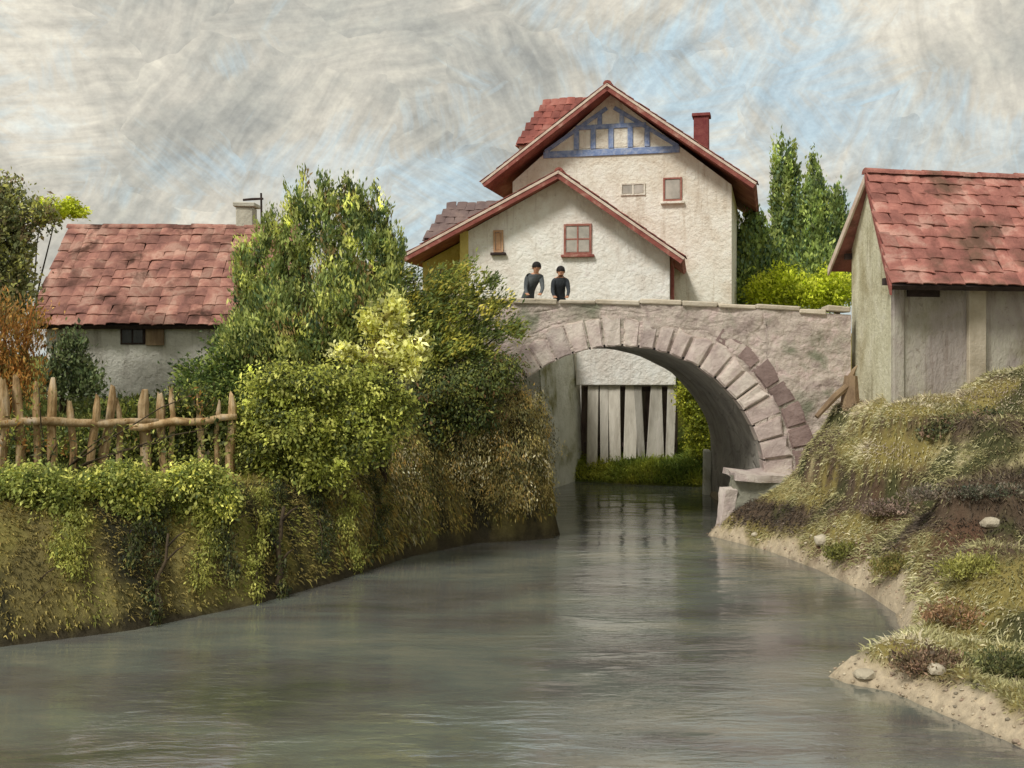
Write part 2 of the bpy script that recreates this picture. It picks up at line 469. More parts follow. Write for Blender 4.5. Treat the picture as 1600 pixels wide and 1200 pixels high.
# (x, y, plateau height, width of the bank slope)
ANCH = np.array([
    (-7.5, 16, 1.72, 2.0), (-6, 16.6, 1.68, 1.8), (-4.6, 17.3, 1.62, 1.6), (-3.2, 19.6, 2.2, 1.3), (-1.6, 21.0, 2.6, 1.0), (-0.3, 21.7, 2.9, 0.75), (0.4, 21.7, 2.8, 0.7), (-8, 23, 2.5, 2), (-14, 18, 2.2, 2.4),
    (-11, 14, 1.9, 2.2), (-20, 12, 2.0, 2.5), (-14, 28, 2.8, 2), (-5, 22.8, 2.7, 1.5), (-4, 25, 3.4, 1.2), (-1.5, 25, 4.0, 0.6), (-10, 35, 3.6, 2), (-20, 60, 3.6, 3), (-3, 30, 4.0, .6), (0, 33, 4.0, .6),
    (0, 30.5, 4.0, 0.4),
    (3, 31.2, 0.6, 1.6), (4.6, 30.9, 0.6, 1.6), (6.5, 32, 1.3, 2), (9, 38, 3.6, 3), (12, 45, 4.0, 3), (0, 60, 4, 3),
    (9.0, 19, 2.95, 2.2), (9.5, 20, 3.3, 2.2), (8, 17, 2.15, 1.6), (6.9, 14.2, 1.15, 1.1), (7.4, 15.6, 1.6, 1.3), (6.4, 20.4, 2.35, 2.6), (6.6, 19, 2.5, 2.4), (6.0, 17, 1.3, 1.3), (5.6, 21.5, 1.7, 2.2), (4.6, 21.5, 1.0, 1.2),
    (8, 25, 4.0, 1.2), (13, 22, 4.0, 2), (5.6, 11.6, 0.55, 1.2), (6.2, 10, 0.7, 1.4), (9, 11, 1.6, 2), (14, 15, 3.6, 3), (25, 30, 5, 4), (6.5, 7, .6, 1.5), (14, 3, 1.5, 3), (30, 0, 3, 4), (60, 80, 5, 4), (-60, 40, 4, 4)], float)

def terrain(x, y):
    x = np.asarray(x, float); y = np.asarray(y, float)
    d = river_dist(x, y)
    w = 1.0 / ((x[..., None] - ANCH[:, 0]) ** 2 + (y[..., None] - ANCH[:, 1]) ** 2 + 0.15) ** 1.9
    ws = w.sum(-1)
    P = (w * ANCH[:, 2]).sum(-1) / ws
    W = (w * ANCH[:, 3]).sum(-1) / ws
    wob = 0.75 + 0.5 * vnoise(x, y, 0.9, 3)
    t = np.clip(d / (W * wob), 0, 1)
    prof = 1 - (1 - t) ** 2.0
    z = P * prof
    land = sstep(0.1, 0.8, d)
    right = sstep(4.0, 5.5, x) * sstep(23, 21.5, y)
    lump = vnoise(x, y, 1.1, 4) - 0.5
    z = z + land * lump * (0.22 + 0.22 * right)
    # low terraces on the right-hand hillside
    for z0, hgt in ((0.55, 0.16), (1.5, 0.30), (2.3, 0.24)):
        zz = z0 + 0.35 * (vnoise(x, y, 0.35, 2) - 0.5)
        z = z + right * land * hgt * (sstep(zz - 0.03, zz + 0.10, z) - 0.5)
    z = np.where(d > 0, np.maximum(z, 0.02 + 0.05 * np.minimum(d, 1)), -0.9 * np.clip(-d / 1.2, 0, 1) - 0.02)
    return z, d, P

def ray_ground(px, py, d0, d1):
    dd = np.arange(d0, d1, .04)
    zz = terrain((px - 800.0) * dd / F, dd)[0]
    hit = np.nonzero(zz >= CAMH + (HZ - py) * dd / F)[0]
    return at(px, py, float(dd[hit[0]] if len(hit) else d1))

def spread(lo, hi, step, far_lo, far_hi, g=1.28):
    mid = list(np.arange(lo, hi + 1e-6, step))
    a_, s_ = [], step
    v = lo
    while v > far_lo:
        s_ *= g; v -= s_; a_.append(v)
    b_, s_, v = [], step, hi
    while v < far_hi:
        s_ *= g; v += s_; b_.append(v)
    return np.array(a_[::-1] + mid + b_)

gx = spread(-13, 13, 0.11, -1500, 1500)
gy = spread(8, 34, 0.11, -300, 2500)
GX, GY = np.meshgrid(gx, gy)
GZ, GD, GP = terrain(GX, GY)

def mixarr(a_, b_, t):
    return a_ * (1 - t[..., None]) + b_ * t[..., None]
def C(c):
    return np.array(s2l(c))
def ground_color(x, y, z, d):
    n1, n2, n3 = vnoise(x, y, 0.5, 4), vnoise(x + 31, y + 7, 0.8, 4), vnoise(x - 17, y + 40, 1.7, 3)
    shape = x.shape + (3,)
    # left bank: tan / olive earth and dry grass
    left = np.broadcast_to(C((114, 104, 64)), shape).copy()
    left = mixarr(left, C((116, 112, 52)), sstep(0.48, 0.62, n1))
    left = mixarr(left, C((84, 74, 48)), sstep(0.52, 0.66, n2))
    ns = vnoise((x * .75 + y * .66) * 2.4, (y * .75 - x * .66) * .4, 1.0, 3)
    left = mixarr(left, C((52, 50, 36)), sstep(0.56, 0.66, ns))
    left = mixarr(left, C((132, 122, 74)), sstep(0.44, 0.34, ns))
    left = mixarr(left, C((126, 118, 66)), sstep(0.56, 0.7, n3))
    # right: olive grass, straw, bare brown and purplish soil
    rt = np.broadcast_to(C((132, 120, 70)), shape).copy()
    rt = mixarr(rt, C((172, 160, 122)), sstep(0.42, 0.58, n1) * sstep(0.6, 1.6, z))
    bandn = vnoise(z * 2.3 + .12 * y, (y - .4 * x) * .28, 1.0, 3)
    rt = mixarr(rt, C((88, 74, 60)), sstep(0.44, 0.34, bandn))
    rt = mixarr(rt, C((96, 72, 56)), sstep(0.52, 0.62, n2) * sstep(1.9, 1.0, z))
    rt = mixarr(rt, C((70, 70, 44)), sstep(0.58, 0.68, n3))
    rt = mixarr(rt, C((186, 170, 144)), sstep(0.26 + .5 * (n3 - .5), 0.12 + .5 * (n3 - .5), d))
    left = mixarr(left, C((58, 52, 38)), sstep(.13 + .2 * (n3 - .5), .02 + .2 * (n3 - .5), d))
    s = sstep(2.2, 3.4, x)
    col = mixarr(left, rt, s)
    far = sstep(28.5, 29.5, y)
    fc = mixarr(np.broadcast_to(C((96, 106, 48)), shape).copy(), C((128, 128, 56)), sstep(0.4, 0.6, n2))
    col = mixarr(col, fc, far)
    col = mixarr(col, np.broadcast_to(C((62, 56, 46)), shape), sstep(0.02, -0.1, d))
    return col

V = np.stack([GX, GY, GZ], -1).reshape(-1, 3)
ny, nx = GX.shape
idx = np.arange(nx * ny).reshape(ny, nx)
Q = np.stack([idx[:-1, :-1], idx[:-1, 1:], idx[1:, 1:], idx[1:, :-1]], -1).reshape(-1, 4)
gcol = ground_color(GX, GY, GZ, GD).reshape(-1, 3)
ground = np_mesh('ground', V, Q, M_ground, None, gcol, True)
tag(ground, 'earth banks and grassy slopes on both sides of the river', None, None, 'structure')

wv = np.array([(-1500, -300, 0), (1500, -300, 0), (1500, 2500, 0), (-1500, 2500, 0)], float)
# the water sheet only lies in the channel and below the land
water = np_mesh('river', wv, np.array([[0, 1, 2, 3]]), M_water)
tag(water, 'grey green river with soft ripples flowing under the bridge', None, None, 'structure')

# ------------------------------------------------------------------ foliage builders
def leaf_cloud(name, blobs, n, size, palette, parent, seed, org=(0, 0, 0), axis=(0, 0, 0.3), aspect=2.0, clump=0.16, per=28, weights=None, sat=0.12, shell=0.55, mat=None):
    """blobs: (cx,cy,cz,rx,ry,rz); palette: list of (colour, weight)"""
    n, size = int(n * 1.7), size * .76
    r = np.random.default_rng(seed)
    blobs = np.array(blobs, float)
    vol = (blobs[:, 3] * blobs[:, 4] * blobs[:, 5]) ** 0.67 if weights is None else np.array(weights, float)
    vol = vol / vol.sum()
    k = max(4, n // per)
    bi = r.choice(len(blobs), k, p=vol)
    d = r.normal(size=(k, 3)); d /= np.linalg.norm(d, axis=1, keepdims=True)
    rad = shell + (1 - shell) * r.random(k) ** 0.7
    rad *= 1 + 0.12 * r.normal(size=k)
    cc = blobs[bi, :3] + d * blobs[bi, 3:] * rad[:, None]
    cw = np.array([w for _, w in palette], float); cw /= cw.sum()
    pc = np.array([s2l(c_) for c_, _ in palette])
    ccol = pc[r.choice(len(pc), k, p=cw)] * np.exp(0.28 * r.normal(size=(k, 1)))
    ci = r.integers(0, k, n)
    p = cc[ci] + r.normal(size=(n, 3)) * clump * np.minimum(1.0, blobs[bi[ci], 3:] / blobs[bi[ci], 3:].max(1, keepdims=True) * 1.4)
    out = d[ci] + 0.5 * r.normal(size=(n, 3))
    ax = np.array(axis) + 0.55 * d[ci] + 0.6 * r.normal(size=(n, 3))
    ax /= np.linalg.norm(ax, axis=1, keepdims=True)
    nrm = out + np.array((0, 0, 0.4))
    side = np.cross(ax, nrm); side /= np.linalg.norm(side, axis=1, keepdims=True) + 1e-9
    nr = np.cross(side, ax)
    L = size * np.exp(np.clip(0.34 * r.normal(size=n), -.8, .6))[:, None]
    Wd = L / aspect
    v0 = p - ax * L * .5
    v1 = p + side * Wd * .5 + nr * Wd * .18
    v2 = p + ax * L * .5
    v3 = p - side * Wd * .5 + nr * Wd * .18
    v = np.stack([v0, v1, v2, v3], 1).reshape(-1, 3) - np.array(org)
    col = np.clip(ccol[ci] * (1 + sat * r.normal(size=(n, 1))) + 0.004 * r.normal(size=(n, 3)), 0.004, 0.9)
    cols = np.repeat(col, 4, axis=0)
    f = np.arange(n * 4).reshape(-1, 4)
    o = np_mesh(name, v, f, mat or M_leaf, parent, cols)
    return o

def px_blobs(lobes, d, ry=0.8, ymax=1.6):
    out = []
    for (cx, cy, rx, rz, *dd) in lobes:
        dd = dd[0] if dd else 0.0
        p = at(cx, cy, d + dd)
        k = (d + dd) / F
        out.append((p.x, p.y, p.z, rx * k, min(ymax, max(0.18, rx * k * ry)), rz * k))
    return out

def shrub(name, label, cat, base, lobes, d, n, size, palette, seed, group=None, stems=None, bark=None, trunk_r=0.05, part='crown', stempart='stem', **kw):
    """a plant: Empty at its base > crown of leaves, stems"""
    bx, by = base
    bz = float(terrain(np.array([bx]), np.array([by]))[0][0])
    t = thing(name, label, cat, (bx, by, bz), 0, group)
    bl = px_blobs(lobes, d)
    leaf_cloud(part, bl, n, size, palette, t, seed, (bx, by, bz), **kw)
    rr = random.Random(seed)
    picks = bl if stems is None else [bl[i] for i in stems]
    for (x, y, z, rx, ry_, rz) in picks:
        bm = bmesh.new()
        top = Vector((x - bx, y - by, z - bz + rz * 0.55))
        b0 = Vector((rr.uniform(-.06, .06), rr.uniform(-.06, .06), -0.15))
        pts = []
        for i in range(6):
            s = i / 5
            q = b0.lerp(top, s)
            q.z += 0.12 * math.sin(math.pi * s) * top.length * .4
            q += Vector((rr.uniform(-.05, .05), rr.uniform(-.05, .05), 0)) * (0 < i < 5)
            pts.append(q)
        tube_bm(bm, pts, [trunk_r * (1 - .8 * i / 5) + .006 for i in range(6)], 6)
        from_bm(stempart, bm, bark or M_bark, t, True)
    return t

# ------------------------------------------------------------------ bridge
BX0, BX1, BY0, BY1 = -3.2, 6.85, 22.0, 28.0
ACX, AA, AB, ASZ = 2.20, 2.91, 2.66, 1.10         # arch: centre x, half width, rise, springing height
def btop(x):
    return 4.66 - 0.028 * (x - 0.5) - 0.0035 * (x - 1.5) ** 2
ROAD = 0.68
bridge = thing('stone_bridge', 'old pinkish grey stone bridge with one round arch over the river', 'bridge', (ACX, 25, 0))
BO = Vector((ACX, 25, 0))

def intr(x, grow=0.0):
    a_, b_ = AA + grow, AB + grow
    u = (x - ACX) / a_
    if abs(u) >= 1: return None
    return ASZ + b_ * math.sqrt(1 - u * u)

def spandrel(name, y, sgn, fine):
    step = 0.04 if fine else 0.25
    rows = 110 if fine else 10
    verts, faces = [], []
    xl, xr = ACX - AA - 0.03, ACX + AA + 0.03
    xs = sorted(set(list(np.arange(BX0, xl, step)) + [xl] + list(xl + (xr - xl) * (0.5 - 0.5 * np.cos(np.linspace(0, math.pi, int((xr - xl) / step) + 2)))) + list(np.arange(xr + step, BX1, step)) + [BX1]))
    for xi, x in enumerate(xs):
        zl = intr(x, 0.03)
        zl = -0.6 if (zl is None) else zl
        if abs(x - xl) < 1e-6 or abs(x - xr) < 1e-6:
            zl = ASZ
        zt = btop(x)
        for j in range(rows + 1):
            z = zl + (zt - zl) * j / rows
            dy = 0.0
            if fine:
                q = Vector((x * 1.9, 3.1, z * 2.9))
                q += mnoise.noise_vector(q * 0.8) * 0.25
                dist, _ = mnoise.voronoi(q, distance_metric='DISTANCE', exponent=2.5)
                e = min(1.0, (dist[1] - dist[0]) / 0.09) ** 0.6
                dy = -0.022 * e - 0.045 * mnoise.fractal(Vector((x * 1.3, 9.0, z * 1.3)), 0.8, 2.0, 4)
            verts.append((x - BO.x, y - BO.y + dy * -sgn, z))
    n = rows + 1
    for i in range(len(xs) - 1):
        xm = 0.5 * (xs[i] + xs[i + 1])
        for j in range(rows):
            faces.append((i * n + j, (i + 1) * n + j, (i + 1) * n + j + 1, i * n + j + 1))
    o = np_mesh(name, np.array(verts), np.array(faces), M_stone, bridge, None, True)
    return o
# lower legs beside the opening are covered by the column strips (z from -0.6); inside the opening strips start at the arch
spandrel('face_wall', BY0, -1, True)
spandrel('rear_face_wall', BY1, 1, False)

# soffit (barrel), with the two straight legs down to the water
verts, faces = [], []
prof = [(ACX + AA, -0.7)] + [(ACX + AA * math.cos(t), ASZ + AB * math.sin(t)) for t in np.linspace(0, math.pi, 41)] + [(ACX - AA, -0.7)]
ysub = np.linspace(BY0 + 0.04, BY1 - 0.02, 14)
for x, z in prof:
    for y in ysub:
        j = 0.03 * mnoise.noise(Vector((x * 1.7, y * 1.7, z * 1.7)))
        verts.append((x - BO.x + j, y - BO.y, z + j))
m_ = len(ysub)
for i in range(len(prof) - 1):
    for k in range(m_ - 1):
        faces.append((i * m_ + k, i * m_ + k + 1, (i + 1) * m_ + k + 1, (i + 1) * m_ + k))
np_mesh('arch_soffit', np.array(verts), np.array(faces), M_barrel, bridge, None, True)

# deck, end walls, parapet backs
def deck_pts(off):
    return [(x - BO.x, btop(x) - off) for x in np.linspace(BX0, BX1, 14)]
def strip(name, y0, y1, off, m):
    v, f = [], []
    for (x, z) in deck_pts(off):
        v += [(x, y0 - BO.y, z), (x, y1 - BO.y, z)]
    for i in range(13):
        f.append((2 * i, 2 * i + 2, 2 * i + 3, 2 * i + 1))
    return np_mesh(name, np.array(v), np.array(f), m, bridge, None, True)
strip('roadway', BY0 + 0.3, BY1 - 0.3, ROAD, M_road)
for nm, y in (('parapet_back', BY0 + 0.36), ('parapet_back', BY1 - 0.36)):
    v, f = [], []
    for (x, z) in deck_pts(0.01):
        v += [(x, y - BO.y, z - ROAD - .05), (x, y - BO.y, z)]
    for i in range(13):
        f.append((2 * i, 2 * i + 2, 2 * i + 3, 2 * i + 1))
    np_mesh(nm, np.array(v), np.array(f), M_stone, bridge)
for x in (BX0, BX1):
    v = [(x - BO.x, BY0 - BO.y, -.6), (x - BO.x, BY1 - BO.y, -.6), (x - BO.x, BY1 - BO.y, btop(x) - ROAD), (x - BO.x, BY0 - BO.y, btop(x) - ROAD)]
    np_mesh('end_wall', np.array(v), np.array([[0, 1, 2, 3]]), M_stone, bridge)

# coping stones, each its own piece
def coping(y0, y1, vis):
    x = BX0
    while x < BX1 - 0.2:
        L = random.uniform(0.55, 0.95)
        x2 = min(BX1, x + L)
        bm = bmesh.new()
        box_bm(bm, (-(x2 - x) / 2 + .008, y0, 0.0), ((x2 - x) / 2 - .008, y1, random.uniform(.085, .11)), 0.022, 0.012)
        o = from_bm('coping_stone', bm, M_cop, bridge)
        xm = (x + x2) / 2
        o.location = (xm - BO.x, 0, btop(xm) + random.uniform(-.012, .004))
        o.rotation_euler = (random.uniform(-.02, .02), math.atan2(btop(x) - btop(x2), x2 - x), random.uniform(-.012, .012))
        x = x2
coping(BY0 - BO.y - 0.07, BY0 - BO.y + 0.40, True)
coping(BY1 - BO.y - 0.40, BY1 - BO.y + 0.07, False)

# arch ring stones
def ell(t, g):
    return (AA + g) * math.cos(t), (AB + g) * math.sin(t) + ASZ
def voussoir(t0, t1, g0, g1, proud, m, name='arch_stone', deep=0.35):
    """a rounded wedge; local to its own centre"""
    bm = bmesh.new()
    ts = [t0, (t0 + t1) / 2, t1]
    pts = [ell(t, g0 + random.uniform(-.015, .015)) for t in ts] + [ell(t, g1 + random.uniform(-.05, .06)) for t in reversed(ts)]
    cx = sum(p[0] for p in pts) / 6; cz = sum(p[1] for p in pts) / 6
    fr = [bm.verts.new((p[0] - cx, -proud + random.uniform(-.012, .012), p[1] - cz)) for p in pts]
    bk = [bm.verts.new((p[0] - cx, deep, p[1] - cz)) for p in pts]
    ff = bm.faces.new(fr)
    for i in range(6):
        bm.faces.new((fr[i], bk[i], bk[(i + 1) % 6], fr[(i + 1) % 6]))
    bm.faces.new(list(reversed(bk)))
    bmesh.ops.recalc_face_normals(bm, faces=bm.faces)
    bmesh.ops.bevel(bm, geom=list(ff.edges), offset=0.028, segments=2, affect='EDGES')
    o = from_bm(name, bm, m, bridge, False)
    o.location = (cx, BY0 - BO.y, cz)
    return o
t = -0.02
ths = [0.0]
while ths[-1] < math.pi - 0.06:
    a_ = ths[-1]
    r_ = math.hypot(AA * math.sin(a_), AB * math.cos(a_))
    ths.append(min(math.pi, a_ + random.uniform(0.27, 0.38) / r_))
for a_, b_ in zip(ths[:-1], ths[1:]):
    gap = random.uniform(0.004, 0.011)
    voussoir(a_ + gap, b_ - gap, -0.015, random.uniform(0.50, 0.60), random.uniform(0.05, 0.10), M_vous)
for i in range(2):      # jamb stones below the springing
    z1 = ASZ - 0.01 - i * 0.5
    for sx in (1,):
        o = box('jamb_stone', (-.3, -.08, -.24), (.3, .3, .24), M_vous, bridge, .03, .015)
        o.location = (sx * (AA + .285), BY0 - BO.y, z1 - .245)
# outer ring of darker stones low on the right-hand side
tt = [0.02]
while tt[-1] < 0.98:
    tt.append(tt[-1] + random.uniform(0.40, 0.55) / 3.4)
for k, (a_, b_) in enumerate(zip(tt[:-1], tt[1:])):
    th = 0.52 * (1 - 0.55 * (a_ / 1.0))
    voussoir(a_ + .006, b_ - .006, 0.60, 0.62 + th, random.uniform(0.03, 0.06), M_vousred, 'outer_ring_stone')
# ledge block under the springing
def rough_block(name, lo, hi, m, amp, seed):
    bm = bmesh.new()
    box_bm(bm, lo, hi)
    bmesh.ops.subdivide_edges(bm, edges=list(bm.edges), cuts=5, use_grid_fill=True)
    for v in bm.verts:
        v.co += mnoise.noise_vector(v.co * 1.9 + Vector((seed * 7.3, 0, 0))) * amp + mnoise.noise_vector(v.co * 5 + Vector((0, seed * 3.7, 0))) * amp * .35
    return from_bm(name, bm, m, bridge, False)
o = rough_block('footing_stone', (-.55, -.40, -1.3), (.95, .45, .02), M_ledge, .12, 1)
o.location = (4.92 - BO.x, 21.78 - BO.y, 1.10); o.rotation_euler = (0, .03, -.06)
o = rough_block('footing_slab', (-.62, -.50, 0), (.80, .40, .13), M_vous, .07, 2)
o.location = (4.95 - BO.x, 21.80 - BO.y, 1.10); o.rotation_euler = (.10, .06, .10)
o = rough_block('footing_stone', (-.13, -.14, -.9), (.12, .12, .0), M_vous, .06, 3)
o.location = (4.30 - BO.x, 21.50 - BO.y, .95); o.rotation_euler = (.05, .12, .2)
# pale quoin at the far foot of the arch
o = box('quoin', (-.10, -.15, -.7), (.10, .12, 0.75), M_retain, bridge, .03, .02)
o.location = (5.02 - BO.x, 28.02 - BO.y, 0.4)

# ------------------------------------------------------------------ pale retaining wall beyond the arch
rw = [(-0.72, 28.15), (0.72, 28.75), (1.35, 30.2), (1.95, 31.75)]
bm = bmesh.new()
N = 8
for i in range(3):
    a_, b_ = Vector((*rw[i], 0)), Vector((*rw[i + 1], 0))
    nrm = Vector((b_.y - a_.y, -(b_.x - a_.x), 0)).normalized()
    rows = []
    for j in range(N + 1):
        z = -0.6 + 4.7 * j / N
        bat = 0.16 * (1 - j / N)
        rows.append([bm.verts.new(a_.lerp(b_, k / 6) + nrm * (bat + 0.04 * mnoise.noise(Vector((i * 6 + k, j, 3)) * .9)) + Vector((0, 0, z))) for k in range(7)])
    for j in range(N):
        for k in range(6):
            bm.faces.new((rows[j][k], rows[j][k + 1], rows[j + 1][k + 1], rows[j + 1][k]))
    top = [bm.verts.new(v.co - nrm * 0.5) for v in rows[-1]]
    for k in range(6):
        bm.faces.new((rows[-1][k], rows[-1][k + 1], top[k + 1], top[k]))
bmesh.ops.remove_doubles(bm, verts=bm.verts, dist=0.02)
o = from_bm('retaining_wall', bm, M_retain, None, True)
tag(o, 'pale grey green retaining wall seen through the arch on its left', 'wall')

# ------------------------------------------------------------------ tiles
def make_tile(w, l, m):
    bm = bmesh.new()
    nseg = 5
    rows = []
    for y in (0.0, l):
        top, bot = [], []
        for i in range(nseg + 1):
            s = i / nseg
            z = 0.016 * math.sin(s * math.pi) ** 0.8 + (0.018 if y == 0 else 0.0)
            x = (s - .5) * w
            top.append(bm.verts.new((x, y, z)))
            bot.append(bm.verts.new((x, y, z - 0.02)))
        rows.append((top, bot))
    (t0, b0), (t1, b1) = rows
    for i in range(nseg):
        bm.faces.new((t0[i], t0[i + 1], t1[i + 1], t1[i]))
        bm.faces.new((b0[i], t0[i], t0[i + 1], b0[i + 1]) if False else (b0[i], b0[i + 1], t0[i + 1], t0[i]))
    bm.faces.new((b0[0], t0[0], t1[0], b1[0]))
    bm.faces.new((t0[-1], b0[-1], b1[-1], t1[-1]))
    bmesh.ops.recalc_face_normals(bm, faces=bm.faces)
    me = bpy.data.meshes.new('roof_tile')
    bm.to_mesh(me); bm.free()
    me.materials.append(m)
    return me

def lay_tiles(parent, origin, u, v, width, height, m, tw=0.25, course=0.30, seed=1, sag=0.0, skip=0.0):
    """rows of single tiles on a roof plane; origin = lower left, u along the eave, v up the slope (unit vectors, parent space)"""
    rr = random.Random(seed)
    nu = max(1, round(width / tw)); nvv = max(1, round(height / course))
    tw, course = width / nu, height / nvv
    me = make_tile(tw * 1.04, course * 1.22, m)
    u = Vector(u).normalized(); v = Vector(v).normalized(); n = u.cross(v).normalized()
    if n.z < 0: n = -n
    for r_ in range(nvv):
        for c_ in range(nu):
            if rr.random() < skip: continue
            s = (c_ + .5) / nu; q = r_ / nvv
            p = Vector(origin) + u * ((c_ + .5) * tw + rr.uniform(-.008, .008) * 1.5) + v * (r_ * course + rr.gauss(0, .018)) + n * (0.025 + rr.uniform(-.004, .012))
            p.z -= sag * math.sin(math.pi * s) * (0.35 + .65 * q)
            rot = Matrix((u, v, u.cross(v))).transposed().to_4x4() @ Matrix.Rotation(rr.gauss(0, .045), 4, 'Z') @ Matrix.Rotation(rr.gauss(0, .03), 4, 'Y') @ Matrix.Rotation(rr.gauss(0, .02), 4, 'X')
            o = bpy.data.objects.new('roof_tile', me)
            o.matrix_local = Matrix.Translation(p) @ rot
            COL.objects.link(o)
            o.parent = parent
            o.matrix_local = Matrix.Translation(p) @ rot

def slab(name, p0, p1, p2, p3, th, m, parent):
    """a roof slab: four corners of its top face, thickness down the normal"""
    a_ = [Vector(p) for p in (p0, p1, p2, p3)]
    n = (a_[1] - a_[0]).cross(a_[3] - a_[0]).normalized()
    if n.z < 0: n = -n
    return poly_prism(name, a_, -n * th, m, parent)

def ridge_tiles(parent, a_, b_, m, L=0.4, r_=0.13):
    a_, b_ = Vector(a_), Vector(b_)
    n = max(1, round((b_ - a_).length / L))
    step = (b_ - a_) / n
    d = step.normalized()
    bm = bmesh.new()
    seg = 6
    side = d.cross(Vector((0, 0, 1))).normalized()
    rows = []
    for k, rad in ((-0.58, r_ * 1.10), (0.58, r_ * .98)):
        rows.append([bm.verts.new(d * (k * step.length) + side * math.cos(math.pi * i / seg) * rad + Vector((0, 0, math.sin(math.pi * i / seg) * rad * .8 - .03))) for i in range(seg + 1)])
    for i in range(seg):
        bm.faces.new((rows[0][i], rows[0][i + 1], rows[1][i + 1], rows[1][i]))
    bm.faces.new(rows[0]); bm.faces.new(list(reversed(rows[1])))
    me = bpy.data.meshes.new('ridge_tile'); bmesh.ops.recalc_face_normals(bm, faces=bm.faces); bm.to_mesh(me); bm.free()
    me.materials.append(m)
    for i in range(n):
        o = bpy.data.objects.new('ridge_tile', me)
        COL.objects.link(o)
        o.parent = parent
        o.location = a_ + step * (i + .5) + Vector((0, 0, random.uniform(-.01, .012)))
        o.rotation_euler = (0, 0, random.uniform(-.03, .03))

# ------------------------------------------------------------------ cottage on the left
CX0, CX1, CY0, CYR = -10.1, -5.3, 23.6, 25.6
ct = thing('cottage', 'low cottage with pale grey walls and mottled red tiled roof', 'cottage', (-7.7, 25.6, 2.4))
CO = Vector((-7.7, 25.6, 2.4))
EZ, RZ = 4.22, 6.55
def gable_wall(name, x0, x1, y0, y1, z0, ze, zr, m, parent, org, yr=None):
    """closed house shell, ridge along x"""
    yr = (y0 + y1) / 2 if yr is None else yr
    bm = bmesh.new()
    pr = [(y0, z0), (y1, z0), (y1, ze), (yr, zr), (y0, ze)]
    A = [bm.verts.new((x0 - org.x, y - org.y, z - org.z)) for y, z in pr]
    B = [bm.verts.new((x1 - org.x, y - org.y, z - org.z)) for y, z in pr]
    bm.faces.new(A); bm.faces.new(list(reversed(B)))
    for i in range(5):
        bm.faces.new((A[i], B[i], B[(i + 1) % 5], A[(i + 1) % 5]))
    return from_bm(name, bm, m, parent)
gable_wall('wall', CX0, CX1, CY0, 27.6, 1.8, EZ + .12, RZ - .12, M_cottage, ct, CO)
e0 = Vector((CX0 - .3, CY0 - .28, EZ - .02)) - CO
e1 = Vector((CX1 + .3, CY0 - .28, EZ - .02)) - CO
r0 = Vector((CX0 - .3, CYR, RZ)) - CO
r1 = Vector((CX1 + .3, CYR, RZ)) - CO
roof = slab('roof', e0, e1, r1, r0, 0.10, M_darkwood, ct)
slab('rear_roof', r0, r1, r1 + Vector((0, 2.4, -2.35)), r0 + Vector((0, 2.4, -2.35)), 0.10, M_tile, ct)
lay_tiles(roof, e0 + Vector((0, -.05, .0)), (1, 0, 0), (r0 - e0), (e1 - e0).length, (r0 - e0).length, M_tile, 0.24, 0.31, 3, 0.0)
ridge_tiles(roof, r0 + Vector((0, 0, .03)), r1 + Vector((0, 0, .03)), M_tile)
# little window under the eave: dark opening, frame and open shutter
wx = at(208, 515, CY0).x
wn = box('window', (wx - .27 - CO.x, CY0 - .03 - CO.y, 3.80 - CO.z), (wx + .27 - CO.x, CY0 + .05 - CO.y, 4.16 - CO.z), M_darkwood, ct, .01)
box('pane', (wx - .22 - CO.x, CY0 - .045 - CO.y, 3.84 - CO.z), (wx - .02 - CO.x, CY0 - .034 - CO.y, 4.12 - CO.z), M_darkglass, wn)
box('pane', (wx + .02 - CO.x, CY0 - .045 - CO.y, 3.84 - CO.z), (wx + .22 - CO.x, CY0 - .034 - CO.y, 4.12 - CO.z), M_darkglass, wn)
sh = box('shutter', (0, -.02, 0), (.42, .02, .42), M_stump, ct, .006)
sh.location = (wx + .29 - CO.x, CY0 - .045 - CO.y, 3.78 - CO.z); sh.rotation_euler = (0, 0, -.15)
bm = bmesh.new()
cp = at(386, 312, 25.75)
box_bm(bm, (cp.x - .2 - CO.x, 25.5 - CO.y, 6.1 - CO.z), (cp.x + .2 - CO.x, 25.95 - CO.y, 7.05 - CO.z), .02, .01)
ch = from_bm('chimney', bm, M_chimw, ct)
box('chimney_cap', (cp.x - .26 - CO.x, 25.44 - CO.y, 7.056 - CO.z), (cp.x + .26 - CO.x, 26.01 - CO.y, 7.16 - CO.z), M_chimw, ch, .02, .01)
pm = thing('roof_pole', 'thin dark pole with short crossbar beside the cottage chimney', 'pole', (at(408, 350, 25.2).x, 25.2, 6.0))
bm = bmesh.new(); tube_bm(bm, [(0, 0, 0), (.01, 0, .7), (0, 0, 1.33)], [.03, .028, .025], 6); from_bm('post', bm, M_darkwood, pm)
bm = bmesh.new(); tube_bm(bm, [(-.42, 0, 1.17), (-.2, 0, 1.19), (.05, 0, 1.2)], [.025, .03, .025], 6); from_bm('crossbar', bm, M_darkwood, pm)

